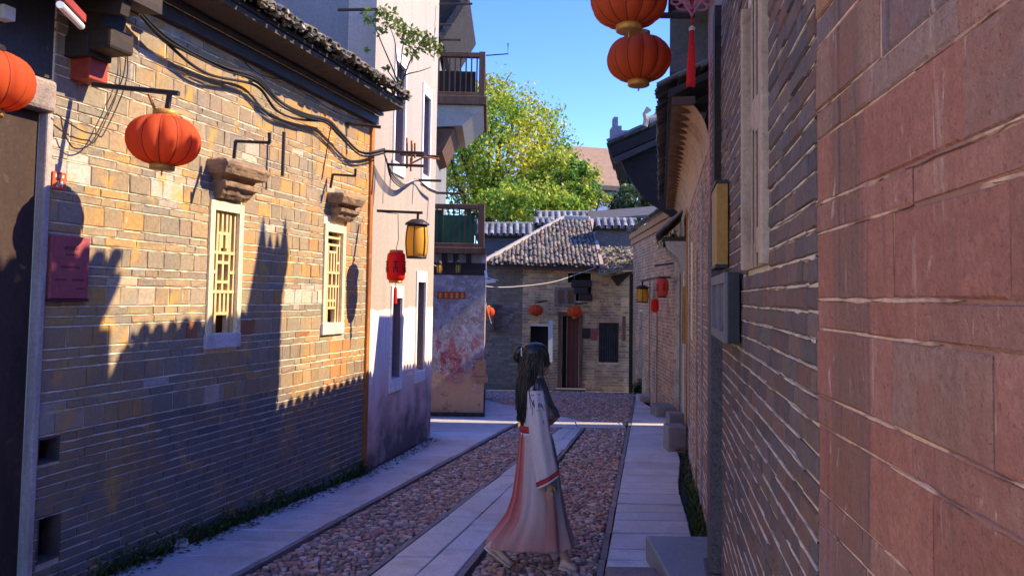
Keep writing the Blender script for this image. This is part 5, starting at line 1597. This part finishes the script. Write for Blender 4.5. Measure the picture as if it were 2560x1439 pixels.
mb = MB(); mb.bar(Vector(((a_.x + c_.x) / 2, 21.7, a_.z)), Vector(((a_.x + c_.x) / 2, 21.85, c_.z)), .12, .025, up=Vector((0, 1, 0))); mb.build('board', mat('pale_board', (.50, .56, .54), rough=.6), wb)

# ================================================================== STONES by the right wall and loose bits
def stone(name, x0, x1, y0, y1, h, Y, label, m, depth=.4, cat='stone'):
    a = on_ground(x0, y1); b = on_ground(x1, y1)
    Yf = a.y
    mb = MB(); hh = h
    mb.box(((a.x + b.x) / 2, Yf + depth / 2, zg(Yf) + hh / 2 - .02), (abs(b.x - a.x), depth, hh + .04))
    o = mb.build(name, m, bevel=.02)
    return tag(o, label, cat)
M_STEP = mat('step_stone', (.24, .20, .185), [(4, (.15, .125, .115), .5, .7, .7), (14, (.3, .26, .24), .6, .7, .4)], .8, (40, .5, .008))
M_STEPB = mat('blue_step_stone', (.22, .225, .235), [(4, (.16, .16, .165), .5, .7, .6)], .45, (40, .3, .004), spec=.5)
mb = MB(); mb.box((1.36, 5.28, .035), (.66, 1.0, .20)); tag(mb.build('doorstep', M_STEPB, bevel=.015), 'smooth bluish doorstep slab at the lower right by the granite post', 'step')
mb = MB(); mb.box((.83, 4.93, .02), (.34, .62, .15)); tag(mb.build('doorstep', M_STEP, bevel=.02), 'rough brown stone block at the bottom edge beside the bluish doorstep', 'step')
stone('door_stone', 1670, 1716, 1060, 1128, .34, 0, 'dark square stone block against the right wall, nearest of the three', M_STEP, .35)
stone('door_stone', 1673, 1712, 1020, 1082, .32, 0, 'dark stone block just behind the nearest block at right wall', M_STEP, .3)
stone('door_stone', 1640, 1688, 1010, 1042, .20, 0, 'low stone step below the tan wall, farther along', M_STEP, .6)
stone('door_stone', 1598, 1640, 985, 1002, .12, 0, 'low pale doorstep under the dark narrow door at the bend', M_GRANL, .5)
for (x, y, sx, lb) in ((440, 1372, .10, 'pale broken stone lying at the left wall foot'), (480, 1352, .06, 'small pale rubble piece beside the broken stone at left wall foot')):
    p = on_ground(x, y); mb = MB(); mb.box(p + Vector((0, .05, .02)), (sx * 1.3, sx, .05), m=Matrix.Rotation(.5, 3, 'Z') @ Matrix.Rotation(.3, 3, 'X')); o = mb.build('loose_stone', M_GRANL, bevel=.012); tag(o, lb, 'stone')
p = on_ground(1700, 1130)
mb = MB()
for k in range(4):
    mb.bar(p + Vector((-.03 + k * .025, .05, .02)), p + Vector((.06 + k * .03, .25, .30 + k * .02)), .05, .03)
tag(mb.build('wood_scrap', M_WOODB, bevel=.005), 'reddish broken boards leaning beside the dark stone block', 'wood')

# ================================================================== PLANTS
def blades(mb, c, n, h, spread, cols, wd=.012, lean=.5):
    for _ in range(n):
        a = random.uniform(0, 2 * PI); r = random.uniform(0, spread)
        b = Vector(c) + Vector((math.cos(a) * r, math.sin(a) * r, 0))
        hh = h * random.uniform(.4, 1.1); d = Vector((jit(lean), jit(lean), 1)).normalized()
        s_ = Vector((-d.y + jit(.3), d.x + jit(.3), 0)); s_ = (s_.normalized() if s_.length > 1e-3 else Vector((1, 0, 0))) * wd
        m_ = b + d * hh * .55; t_ = b + d * hh + Vector((d.x, d.y, -.25)) * hh * .35
        mb.add([b - s_ * .6, b + s_ * .6, m_ + s_, m_ - s_, t_], [(0, 1, 2, 3), (3, 2, 4)], vary(random.choice(cols), .25))
def leaves(mb, c, n, rad, size, cols, up=.4):
    for _ in range(n):
        d = Vector((random.gauss(0, 1), random.gauss(0, 1), random.gauss(0, 1)))
        d = d.normalized() * rad * random.random() ** .45
        p = Vector(c) + d
        q = Vector((jit(1), jit(1), jit(1) + up)).normalized(); s = size * random.uniform(.6, 1.3)
        x = q.cross(Vector((jit(1), jit(1), jit(1)))); x.normalize(); y = q.cross(x)
        mb.add([p - x * s * .5, p + y * s * .28, p + x * s * .5, p - y * s * .28], [(0, 1, 2, 3)], vary(random.choice(cols), .3))
GR = [(.06, .10, .02), (.045, .085, .02), (.09, .13, .03), (.035, .06, .018)]
FERN = [((540, 1330), 120, 'ferny weed clump at the foot of the left wall, lit patch of green'), ((655, 1255), 70, 'low weeds at the left wall foot, middle of three clumps'), ((868, 1190), 90, 'weed tuft at the far foot of the left brick wall by the rust strip'), ((255, 1400), 80, 'dark weeds at left wall foot near the lower drain hole')]
mb = MB()
for (pp_, n, lb) in FERN:
    c = on_ground(*pp_)
    s_ = (c - LW.o).dot(LW.u)
    for q_ in range(n * 2):
        s2 = s_ + random.gauss(0, .42); dq = abs(random.gauss(0, .035)) + .01; yq = LW.pt(s2, 0).y
        cq = LW.pt(min(s2, LEND), zg(yq) - .01, dq)
        blades(mb, cq, 2, .12 * random.uniform(.4, 1.4), .02, GR, .008, .7)
        if random.random() < .6: leaves(mb, cq + Vector((0, 0, .03 + random.random() * .13)), 3, .04, .03, GR)
o = mb.build('wall_weeds', M_FERN, tint=True, kind='stuff'); o['label'] = 'low weeds and moss along the foot of the left brick wall'; o['category'] = 'weeds'
for (Y0, Y1, n, lb) in ((6.0, 8.8, 900, 'strip of green grass along the foot of the right wall'),):
    mb = MB()
    for i in range(n):
        Yq = random.triangular(Y0, Y1, 7.0); blades(mb, (RXY(Yq) - random.uniform(.01, .10), Yq, zg(Yq) - .05), 1, .16, .01, GR, .010, .6)
    o = mb.build('wall_grass', M_FERN, tint=True, kind='stuff'); o['label'] = lb; o['category'] = 'grass'
mb = MB()
for i in range(700):
    Yq = random.uniform(8.8, 13.6); blades(mb, (RXY(Yq) - random.uniform(.01, .12), Yq, zg(Yq) - .05), 1, .08, .01, [(.10, .09, .04), (.07, .08, .03)], .008, .6)
o = mb.build('dry_grass', M_FERN, tint=True, kind='stuff'); o['label'] = 'dry sparse grass along the farther right wall foot'; o['category'] = 'grass'
for (x, y, s_, lb) in ((1600, 985, .30, 'weed clump below the yellow lantern at the bend'), (1662, 1003, .34, 'taller weed clump at the corner of the tan wall')):
    c = on_ground(x, y); mb = MB(); blades(mb, c, 160, s_ * 1.3, s_ * .8, GR, .012, .6); leaves(mb, c + Vector((0, 0, .2)), 200, s_ * .7, .06, GR)
    tag(mb.build('wall_weed', M_FERN, tint=True), lb, 'weed', 'weeds along the wall foot')
c = at(1672, 600, 12.3); mb = MB(); leaves(mb, c, 160, .22, .06, [(.22, .24, .04), (.14, .18, .03), (.30, .28, .06)]); blades(mb, c - Vector((0, 0, .1)), 30, .3, .1, [(.25, .22, .07)], .012, .9)
tag(mb.build('hood_plant', M_FERN, tint=True), 'yellow green plant sprouting from the tiled door hood', 'plant')
# dead leaves and dirt along the left wall foot
mb = MB()
for i in range(900):
    Yq = random.uniform(4.0, 11.6); w_ = random.random() ** 2 * .22
    p = Vector((lwx(Yq) + .02 + w_, Yq, zg(Yq) + .006 + random.random() * .012)); s = random.uniform(.01, .028)
    mb.add([p + Vector((-s, 0, 0)), p + Vector((0, -s * .6, .004)), p + Vector((s, 0, .002)), p + Vector((0, s * .6, .007))], [(0, 1, 2, 3)], vary(random.choice([(.10, .06, .03), (.05, .04, .03), (.14, .09, .05)]), .3))
o = mb.build('leaf_litter', M_FERN, tint=True, kind='stuff'); o['label'] = 'dead leaves and dirt along the left wall foot'; o['category'] = 'leaf litter'

# sapling growing from the roof eave end
sb = thing('roof_sapling', at(1000, 225, 8.55), 'leafy sapling growing out of the tiled eave end before the white house', 'sapling')
stems = [[(1000, 228), (992, 150), (985, 95), (965, 50)], [(1000, 228), (1003, 150), (1010, 100), (1015, 55)], [(1000, 228), (1020, 165), (1045, 120), (1075, 95), (1098, 118)], [(1000, 225), (985, 180), (955, 110), (930, 50), (918, 40)], [(1002, 228), (1012, 190), (1050, 178), (1078, 168)], [(1000, 220), (975, 185), (968, 178)]]
mb = MB(); lv = MB()
for st in stems:
    Yq = 8.55 + jit(.12)
    pts = [at(x, y, Yq + (k * .02)) for k, (x, y) in enumerate(st)]
    mb.tube(spl(pts, 4), [.011 - .008 * k / (4 * (len(pts) - 1)) for k in range(4 * (len(pts) - 1) + 1)], 5)
mb.build('stem', M_BARK, sb)
LCOL = [(.17, .24, .05), (.24, .29, .07), (.12, .19, .04), (.32, .32, .10)]
for (x, y, n, r) in ((925, 42, 55, .12), (950, 75, 25, .09), (975, 45, 55, .13), (1000, 70, 40, .10), (1018, 95, 50, .13), (1040, 80, 30, .09), (1055, 110, 45, .11), (1085, 120, 50, .11), (1030, 130, 30, .1), (1068, 88, 20, .07), (918, 128, 8, .03), (968, 172, 14, .05), (1000, 200, 6, .04), (960, 30, 30, .09)):
    leaves(lv, at(x, y, 8.55), n, r, .075, LCOL, .5)
lv.build('foliage', M_LEAFY, sb, tint=True)

# ================================================================== TREES
def tree(name, base, height, crown, label, cols, nclump, per, leaf, spread=1.0, limbs=9, seed=3, trunk_r=.22, lean=0.0):
    random.seed(seed)
    t = thing(name, base, label, 'tree')
    base = Vector(base)
    c = Vector(crown[0]); rx, ry, rz_ = crown[1]
    tr = MB()
    fork = base + (c - base) * .45
    tr.tube(spl([base - Vector((0, 0, .5)), base + (fork - base) * .5 + Vector((jit(.2), 0, 0)), fork], 5), [trunk_r - trunk_r * .35 * k / 10 for k in range(11)], 9)
    ends = []
    for i in range(limbs):
        a = 2 * PI * i / limbs + jit(.4); el = random.uniform(-.25, .95)
        e = c + Vector((math.cos(a) * rx * .75, math.sin(a) * ry * .75, el * rz_ * .8))
        m_ = fork + (e - fork) * .5 + Vector((jit(.3), jit(.3), .35))
        pts = spl([fork - Vector((0, 0, .1)), m_, e], 5)
        tr.tube(pts, [trunk_r * .55 * (1 - k / 12) + .01 for k in range(len(pts))], 6)
        for k in range(3):
            s0 = pts[4 + 2 * k]; e2 = s0 + Vector((jit(1), jit(1), random.uniform(-.2, .9))) * rx * .38
            tr.tube([s0, (s0 + e2) / 2 + Vector((0, 0, .1)), e2], [.05, .035, .012], 5); ends.append(e2)
        ends.append(e)
    tr.build('trunk', M_BARK, t)
    lf = MB()
    for i in range(nclump):
        if i < len(ends): p = ends[i]
        else:
            d = Vector((random.gauss(0, 1), random.gauss(0, 1), random.gauss(0, 1))).normalized()
            k = random.uniform(.45, 1.0) ** .6 * (1 + .18 * noise.noise(d * 2.3 + Vector((seed, 0, 0))))
            p = c + Vector((d.x * rx * k, d.y * ry * k, d.z * rz_ * k))
        mix_ = random.random()
        base_c = cols[0] if mix_ < .4 else (cols[1] if mix_ < .75 else cols[2])
        if noise.noise(p * .55) > .2: base_c = cols[2]
        leaves(lf, p, int(per * random.uniform(.5, 1.3)), rx * .17 * random.uniform(.6, 1.35) * spread, leaf, [base_c, vary(base_c, .3)], .7)
    lf.build('crown', M_LEAFY, t, tint=True)
    random.seed(seed + 100)
    return t
YG = ((.27, .38, .04), (.16, .29, .035), (.50, .49, .04))
GN = ((.19, .32, .035), (.11, .23, .03), (.38, .43, .05))
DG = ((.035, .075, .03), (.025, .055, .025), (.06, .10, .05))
Yt = 36
def crown_px(x, y, rx, rz, Y, ry=None):
    c = at(x, y, Y); k = Y / F
    return (c, (rx * k, ry or rx * k, rz * k))
cr = crown_px(1240, 390, 200, 175, Yt)
tree('camphor_tree', (cr[0].x - .3, Yt, zg(26)), 11, cr, 'large yellow green tree rising behind the far roofs', YG, 470, 66, .185, 1.2, 11, 5, .30)
cr = crown_px(1215, 268, 105, 70, Yt + .5)
tree('camphor_tree', (cr[0].x + .4, Yt + 1.5, zg(26)), 11, cr, 'loose topped yellow green tree behind the upper balcony', YG, 50, 30, .24, 1.2, 7, 8, .2)
cr = crown_px(1395, 455, 95, 75, Yt - 3)
tree('broadleaf_tree', (cr[0].x, Yt - 3, zg(26)), 7, cr, 'bright green leafy tree in front of the distant tan roof', GN, 130, 60, .19, 1.2, 7, 13, .15)
cr = crown_px(1320, 520, 130, 55, Yt - 5)
tree('broadleaf_tree', (cr[0].x, Yt - 5, zg(26)), 7, cr, 'low yellow green bush right above the ridge wall', (GN[0], GN[2], YG[0]), 120, 60, .18, 1.2, 7, 17, .12)
cr = crown_px(1450, 495, 75, 40, Yt - 4)
tree('broadleaf_tree', (cr[0].x, Yt - 4, zg(26)), 7, cr, 'green bush below the distant white wall', GN, 80, 55, .17, 1.2, 6, 19, .12)
cr = crown_px(1585, 510, 65, 50, Yt - 3)
tree('olive_tree', (cr[0].x, Yt - 3, zg(26)), 7, cr, 'grey green bush between the white wall and the black eave', ((.10, .15, .07), (.05, .09, .035), (.20, .24, .12)), 100, 50, .17, 1.2, 7, 23, .12)
cr = crown_px(1590, 455, 48, 38, Yt + 4)
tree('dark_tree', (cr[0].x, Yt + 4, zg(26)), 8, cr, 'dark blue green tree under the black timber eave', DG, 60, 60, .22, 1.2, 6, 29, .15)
random.seed(99)

# ================================================================== PERSON walking across the lane
WB = on_ground(1332, 1412)
KP = WB.y / F                       # metres per photograph pixel at her distance
def wp(px, py, dy=0.0):
    """a point of the figure: image position at her distance, dy towards (+) or away (-) from the viewer"""
    p = at(px, py, WB.y)
    return Vector((p.x, p.y - dy, p.z))
per = thing('person', WB, 'person in white and red robe with long black hair walking right across the cobbles', 'person')
SKIN = mat('skin', (.46, .26, .185), [(6, (.38, .18, .13), .5, .7, .4)], .55, obj=True, grain=.05)
HAIR = mat('black_hair', (.012, .010, .011), [(30, (.03, .022, .022), .5, .7, .7, (4, 4, .3))], .38, grain=.2, spec=.5)
ROBE = mat('robe_cloth', (0, 0, 0), rough=.8, bump=(90, .12, .002), src='attr', transl=(None, .15), grain=.06)
REDT = mat('red_trim', (.42, .03, .035), [(20, (.25, .02, .03), .5, .7, .6)], .7, grain=.1)
SHOE = mat('beige_shoe', (.62, .47, .36), [(8, (.45, .32, .24), .5, .7, .5)], .6, grain=.08)
# --- body: one surface grown from overlapping volumes (voxel remesh)
bd = MB(); bd.smooth = True
def limb(pts, rads, sy=1.0):
    bd.tube(spl([Vector(p) for p in pts], 4), [x for i in range(len(rads) - 1) for x in [rads[i] + (rads[i + 1] - rads[i]) * k / 4 for k in range(4)]] + [rads[-1]], 12)
def ball(c, r, n=12):
    prof = [(max(.001, math.sin(PI * i / 10)), -math.cos(PI * i / 10)) for i in range(11)]
    k = len(bd.v); bd.lathe(prof, (0, 0, 0), 16)
    for i in range(k, len(bd.v)):
        v = bd.v[i]; bd.v[i] = Vector(c) + Vector((v.x * r[0], v.y * r[1], v.z * r[2]))
HC = wp(1340, 898)
ball(HC, (.088, .072, .098)); ball(HC + Vector((.018, 0, -.05)), (.068, .058, .066))
ball(HC + Vector((.062, 0, -.092)), (.030, .030, .022))                               # chin
nose = HC + Vector((.094, 0, -.030)); ball(nose, (.017, .013, .016)); ball(nose + Vector((-.008, 0, .022)), (.012, .010, .024))
ball(HC + Vector((.082, 0, -.064)), (.013, .022, .007)); ball(HC + Vector((.080, 0, -.075)), (.013, .020, .007))   # lips
ball(HC + Vector((.076, .028, .012)), (.014, .022, .012)); ball(HC + Vector((.076, -.028, .012)), (.014, .022, .012))  # brows
for sy in (-1, 1): ball(HC + Vector((.0, sy * .074, -.025)), (.018, .010, .030))       # ears
limb([wp(1336, 945), wp(1338, 975)], [.047, .058])
limb([wp(1340, 988), wp(1338, 1040), wp(1336, 1100)], [.088, .078, .082])
for sy in (-1, 1): limb([wp(1340, 976, sy * .02), wp(1340, 981, sy * .13)], [.052, .045])
limb([wp(1337, 978, .15), wp(1348, 1080, .19), wp(1366, 1182, .17)], [.046, .036, .026])   # near arm
limb([wp(1337, 978, -.15), wp(1362, 1065, -.19), wp(1398, 1042, -.15)], [.046, .036, .026])
limb([wp(1334, 1110, .06), wp(1368, 1245, .03), wp(1410, 1385, .05)], [.080, .050, .032])   # leading leg
limb([wp(1334, 1110, -.08), wp(1312, 1245, -.06), wp(1246, 1352, .05)], [.085, .055, .034]) # trailing leg
limb([wp(1410, 1383, .05), wp(1417, 1402, .06), wp(1432, 1411, .06)], [.034, .034, .024])
limb([wp(1246, 1352, .05), wp(1238, 1372, .06), wp(1262, 1394, .06)], [.034, .034, .024])
# near hand: palm and five fingers hanging, slightly curled
hp = wp(1370, 1190, .17)
ball(hp + Vector((.004, 0, -.035)), (.024, .016, .042))
for k, (dx, ln) in enumerate(((.020, .062), (.008, .072), (-.005, .068), (-.017, .052))):
    b_ = hp + Vector((dx, 0, -.066))
    limb([b_, b_ + Vector((.004, .006, -ln * .5)), b_ + Vector((-.004, .020, -ln))], [.0092, .0085, .0072])
limb([hp + Vector((.020, .004, -.020)), hp + Vector((.040, .012, -.048)), hp + Vector((.042, .020, -.072))], [.011, .0095, .008])
body = bd.build('body', SKIN, per)
rm_ = body.modifiers.new('one_surface', 'REMESH'); rm_.mode = 'VOXEL'; rm_.voxel_size = .0045; rm_.use_smooth_shade = True
sm_ = body.modifiers.new('soften', 'SMOOTH'); sm_.iterations = 5; sm_.factor = .5
# eyes and brows
for sy in (-1, 1):
    mb = MB(); mb.smooth = True; mb.tube([HC + Vector((.080, sy * .024, -.004)), HC + Vector((.070, sy * .046, -.004))], [.006, .005], 8); mb.build('eye', HAIR, body)
    mb = MB(); mb.smooth = True; mb.tube([HC + Vector((.088, sy * .016, .020)), HC + Vector((.078, sy * .045, .022))], .004, 6); mb.build('eyebrow', HAIR, body)
# --- skirt
def ring(zc, xl, xr, ry, folds, amp, n=72, ph=0.0, back=0.0):
    """a closed cross-section between image columns xl..xr at image row zc"""
    c = wp((xl + xr) / 2, zc); rx = (xr - xl) / 2 * KP
    out = []
    for k in range(n):
        a = 2 * PI * k / n
        m_ = 1 + amp * math.sin(folds * a + ph) + amp * .5 * math.sin((folds * 1.7 // 1) * a + ph * 2.3)
        ca_, sa_ = math.cos(a), math.sin(a)
        out.append(c + Vector((math.copysign(abs(ca_) ** .8, ca_) * rx * m_, math.copysign(abs(sa_) ** .7, sa_) * ry * m_, .012 * amp * 10 * math.sin(folds * a + ph))))
    return out
SK = [(1066, 1305, 1362, .105, 0.0), (1082, 1302, 1372, .115, .01), (1120, 1299, 1384, .13, .03), (1180, 1294, 1392, .15, .045), (1240, 1286, 1403, .168, .055), (1285, 1272, 1411, .175, .06), (1318, 1249, 1419, .17, .065), (1345, 1228, 1427, .165, .07), (1360, 1223, 1430, .165, .07)]
rings = [ring(z, l, r, ry, 13, am, ph=.4 + z * .002) for z, l, r, ry, am in SK]
NS = 72
def lerp3(stops, t):
    for (t0, c0), (t1, c1) in zip(stops[:-1], stops[1:]):
        if t <= t1: return mixc(c0, c1, (t - t0) / max(1e-6, t1 - t0))
    return stops[-1][1]
fine = []
for i in range(len(rings) - 1):
    for q in range(4):
        fine.append([rings[i][k].lerp(rings[i + 1][k], q / 4) for k in range(NS)])
fine.append(rings[-1])
def sst(a, b, x):
    t = min(1, max(0, (x - a) / (b - a))); return t * t * (3 - 2 * t)
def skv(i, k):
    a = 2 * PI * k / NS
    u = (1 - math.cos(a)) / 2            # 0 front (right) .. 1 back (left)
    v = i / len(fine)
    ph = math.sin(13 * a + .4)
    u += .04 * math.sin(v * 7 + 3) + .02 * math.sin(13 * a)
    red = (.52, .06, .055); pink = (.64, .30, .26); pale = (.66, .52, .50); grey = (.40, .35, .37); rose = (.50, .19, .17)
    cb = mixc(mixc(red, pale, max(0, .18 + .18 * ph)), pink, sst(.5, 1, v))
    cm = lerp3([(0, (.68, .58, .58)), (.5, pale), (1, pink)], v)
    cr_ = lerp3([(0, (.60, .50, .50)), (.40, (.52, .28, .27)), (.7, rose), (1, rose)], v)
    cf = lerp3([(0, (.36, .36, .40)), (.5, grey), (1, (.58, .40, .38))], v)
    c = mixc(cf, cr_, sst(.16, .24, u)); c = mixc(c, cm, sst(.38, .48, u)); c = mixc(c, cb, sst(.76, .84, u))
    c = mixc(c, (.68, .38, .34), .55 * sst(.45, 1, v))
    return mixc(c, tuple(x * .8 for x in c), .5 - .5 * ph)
def skcol(i, k):
    k2 = (k + 1) % NS
    return (skv(i, k), skv(i, k2), skv(i + 1, k2), skv(i + 1, k))
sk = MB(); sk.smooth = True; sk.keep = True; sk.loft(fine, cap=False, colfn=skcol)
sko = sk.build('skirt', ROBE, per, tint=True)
so_ = sko.modifiers.new('thick', 'SOLIDIFY'); so_.thickness = .006
# --- upper robe
UP = [(1072, 1306, 1364, .108, .0), (1060, 1305, 1368, .115, .015), (1030, 1308, 1376, .13, .02), (1000, 1312, 1376, .15, .015), (978, 1316, 1368, .155, .01), (964, 1320, 1358, .12, .0), (954, 1326, 1350, .06, 0)]
ur = [ring(z, l, r, ry, 7, am, ph=1.0) for z, l, r, ry, am in UP]
ub = MB(); ub.smooth = True; ub.loft(ur, cap=False, colfn=lambda i, k: vary((.66, .62, .66), .03))
uo = ub.build('robe_top', ROBE, per, tint=True); uo.modifiers.new('thick', 'SOLIDIFY').thickness = .006; sd = uo.modifiers.new('sub', 'SUBSURF'); sd.levels = 2; sd.render_levels = 2
def band(name, rows, m):
    rr = [ring(z, l, r, ry, 7, .0) for z, l, r, ry in rows]
    b = MB(); b.smooth = True; b.loft(rr, cap=False); o = b.build(name, m, per); o.modifiers.new('thick', 'SOLIDIFY').thickness = .008
band('sash', [(1060, 1302, 1370, .121), (1076, 1301, 1372, .122)], REDT)
band('sash_lining', [(1077, 1301, 1373, .121), (1086, 1300, 1375, .122)], mat('pale_sash', (.60, .58, .66), rough=.7, grain=.05))
# --- sleeves: wide hanging tubes with a red hem
def sleeve(path, name, colr, cuff=True, n=28):
    rg = []
    for (x0, x1, yl, yr, dy, th) in path:
        A_ = wp(x0, yl, dy); B_ = wp(x1, yr, dy); c = (A_ + B_) / 2; d = (B_ - A_) / 2
        rg.append([c + d * math.cos(2 * PI * k / n) * (1 + .05 * math.sin(6 * PI * k / n)) + Vector((0, -1, 0)) * th * math.sin(2 * PI * k / n) * (1 + .12 * math.sin(10 * PI * k / n)) for k in range(n)])
    b = MB(); b.smooth = True
    def cf(i, k):
        a = 2 * PI * k / n
        return vary(mixc(colr, (.45, .44, .52), .5 * max(0, math.cos(a)) * (i / len(rg))), .04)
    b.loft(rg, cap=False, colfn=cf)
    o = b.build(name, ROBE, per, tint=True); o.modifiers.new('thick', 'SOLIDIFY').thickness = .005; sd = o.modifiers.new('sub', 'SUBSURF'); sd.levels = 1; sd.render_levels = 2
    if cuff:
        q = MB(); q.smooth = True
        r2 = [[p + (p - sum(rg[-1], Vector()) / n) * .03 for p in rg[-1]], [p + (p - sum(rg[-1], Vector()) / n) * .03 + Vector((.004, 0, -.026)) for p in rg[-1]]]
        q.loft(r2, cap=False); qo = q.build('cuff', REDT, o); qo.modifiers.new('thick', 'SOLIDIFY').thickness = .007
        q = MB(); q.smooth = True
        r3 = [r2[1], [p + Vector((.003, 0, -.018)) + (sum(rg[-1], Vector()) / n - p) * .06 for p in r2[1]]]
        q.loft(r3, cap=False); qo = q.build('cuff_lining', mat('cuff_white', (.62, .58, .60), rough=.8, grain=.05), o); qo.modifiers.new('thick', 'SOLIDIFY').thickness = .005
sleeve([(1318, 1356, 968, 966, .125, .050), (1316, 1362, 1000, 996, .165, .060), (1319, 1368, 1050, 1044, .185, .060), (1325, 1376, 1100, 1090, .195, .058), (1331, 1384, 1150, 1134, .195, .055), (1338, 1391, 1190, 1160, .19, .05)], 'sleeve', (.68, .60, .62))
sleeve([(1330, 1360, 968, 966, -.12, .05), (1338, 1376, 1010, 1004, -.16, .05), (1352, 1392, 1048, 1024, -.17, .05), (1372, 1408, 1062, 1030, -.16, .045)], 'sleeve', (.60, .55, .58), cuff=False)
# grey-blue outer panel hanging at the front, far side
op = MB(); op.smooth = True
rg = []
for (y, x0, x1) in ((1070, 1362, 1378), (1110, 1372, 1390), (1160, 1380, 1398), (1205, 1384, 1404), (1260, 1390, 1412)):
    rg.append([wp(x0, y, .11), wp((x0 + x1) / 2, y, .15), wp(x1, y, .08), wp((x0 + x1) / 2 + 2, y, .06)])
op.loft(rg, colfn=lambda i, k: (.23, .24, .29))
opo = op.build('front_panel', ROBE, per, tint=True); sd = opo.modifiers.new('sub', 'SUBSURF'); sd.levels = 2; sd.render_levels = 2
# --- hair
hr = MB(); hr.smooth = True
n = 28
def hring(y, xl, xr, ry, dy=0.0, amp=.03):
    c = wp((xl + xr) / 2, y, dy); rx = (xr - xl) / 2 * KP
    return [c + Vector((math.cos(2 * PI * k / n) * rx, math.sin(2 * PI * k / n) * ry, 0)) * (1 + amp * math.sin(k * 2.1) + amp * .6 * math.sin(k * 4.7)) if False else c + Vector((math.cos(2 * PI * k / n) * rx * (1 + amp * math.sin(k * 2.1)), math.sin(2 * PI * k / n) * ry * (1 + amp * math.sin(k * 2.6)), 0)) for k in range(n)]
HR = [(855, 1332, 1346, .02), (858, 1318, 1358, .05), (866, 1306, 1368, .078), (880, 1301, 1373, .088), (896, 1300, 1366, .092), (912, 1299, 1354, .094), (930, 1297, 1346, .096), (950, 1294, 1340, .10), (975, 1292, 1336, .105), (1005, 1292, 1330, .105), (1035, 1296, 1326, .095), (1052, 1303, 1322, .075), (1062, 1308, 1318, .05)]
hr.loft([hring(y, l, r, ry, 0.0, .03) for y, l, r, ry in HR])
ho = hr.build('hair', HAIR, per); sd = ho.modifiers.new('sub', 'SUBSURF'); sd.levels = 1; sd.render_levels = 2
st = MB(); st.smooth = True
for i in range(420):                                    # loose strands give the fall its uneven edge
    a = random.uniform(PI * .25, PI * 1.75); d = random.uniform(.9, 1.06)
    pts = []
    for y, l, r, ry in HR[3:]:
        c = wp((l + r) / 2, y); pts.append(c + Vector((math.cos(a) * (r - l) / 2 * KP * d + jit(.006), math.sin(a) * ry * d + jit(.004), 0)))
    cut = random.randint(7, len(pts)); pts = pts[:cut]
    pts.append(pts[-1] + Vector((jit(.012), jit(.012), -.03 - random.random() * .03)))
    st.tube(pts, [.0035] * (len(pts) - 1) + [.0008], 4, cap=False)
for i in range(70):                                     # long front lock and stray strands over the shoulder
    o1 = jit(4); dy = random.uniform(.05, .13); f_ = random.uniform(.6, 1.03)
    pts = [wp(1350 + o1, 905, .07), wp(1352 + o1, 935, .085), wp(1362 + o1 * 1.2, 965, dy), wp(1374 + o1 * 1.3, 1000, dy + .03), wp(1362 + 28 * f_ + o1 * 1.6, 965 + 68 * f_, dy + .05)]
    st.tube(spl(pts, 3), .0042, 4, cap=False)
for i in range(16):
    x0 = random.uniform(1322, 1350); pts = [wp(x0, 940, .10), wp(x0 + jit(6), 975, .17), wp(x0 + random.uniform(-8, 14), 1010 + random.uniform(-10, 40), .235)]
    st.tube(spl(pts, 3), .0022, 4, cap=False)
for i in range(60):                                     # fringe swept over the temple
    a0_ = wp(1340 + jit(10), 858 + random.random() * 4, random.uniform(-.03, .08)); a2 = wp(1366 + jit(7), 905 + jit(12), random.uniform(.02, .085))
    a1_ = (a0_ + a2) / 2 + Vector((.022, -.015, .012)); st.tube(spl([a0_, a1_, a2], 3), .0035, 4, cap=False)
st.build('hair_strands', HAIR, ho, kind='stuff')
mb = MB(); mb.smooth = True
mb.tube(spl([wp(1306, 872), wp(1298, 876), wp(1293, 890), wp(1298, 905)], 4), [.02, .03, .034, .034, .034, .034, .034, .03, .03, .03, .026, .02, .015], 10); mb.build('hair_knot', HAIR, ho)
mb = MB(); mb.tube([wp(1303, 868, .06), wp(1304, 888, .07)], .005, 6); mb.build('hair_pin', M_TRIM, ho)
# --- shoes
def shoe(heel, toe, dy, name):
    A_, B_ = wp(*heel, dy), wp(*toe, dy); d = (B_ - A_); L = d.length; d.normalize(); upv = Vector((-d.z, 0, d.x)); sd_ = Vector((0, 1, 0))
    rg = []
    for (t, w_, h) in ((0, .012, .022), (.04, .030, .062), (.2, .034, .078), (.4, .034, .066), (.6, .040, .052), (.8, .041, .044), (.94, .032, .034), (1.0, .010, .014)):
        c = A_ + d * L * t
        rg.append([c + sd_ * w_ * math.cos(2 * PI * k / 16) + upv * (h / 2 + h / 2 * math.sin(2 * PI * k / 16)) for k in range(16)])
    b = MB(); b.smooth = True; b.loft(rg); o = b.build(name, SHOE, per)
    b = MB(); b.smooth = True
    b.loft([[p + (p - (A_ + d * L * .5)) * .02 - upv * (.012 if (p - A_).dot(upv) < .01 else 0) for p in ()] or [A_ + d * L * t + sd_ * w_ * math.cos(2 * PI * k / 16) * 1.05 + upv * (-.006 + .010 * math.sin(2 * PI * k / 16)) for k in range(16)] for (t, w_) in ((-.01, .012), (.05, .03), (.2, .034), (.4, .033), (.6, .04), (.8, .041), (.94, .032), (1.01, .01))])
    b.build('sole', mat('pale_sole', (.66, .58, .50), rough=.7), o)
shoe((1396, 1408), (1440, 1419), .06, 'shoe')
shoe((1214, 1358), (1278, 1406), .06, 'shoe')
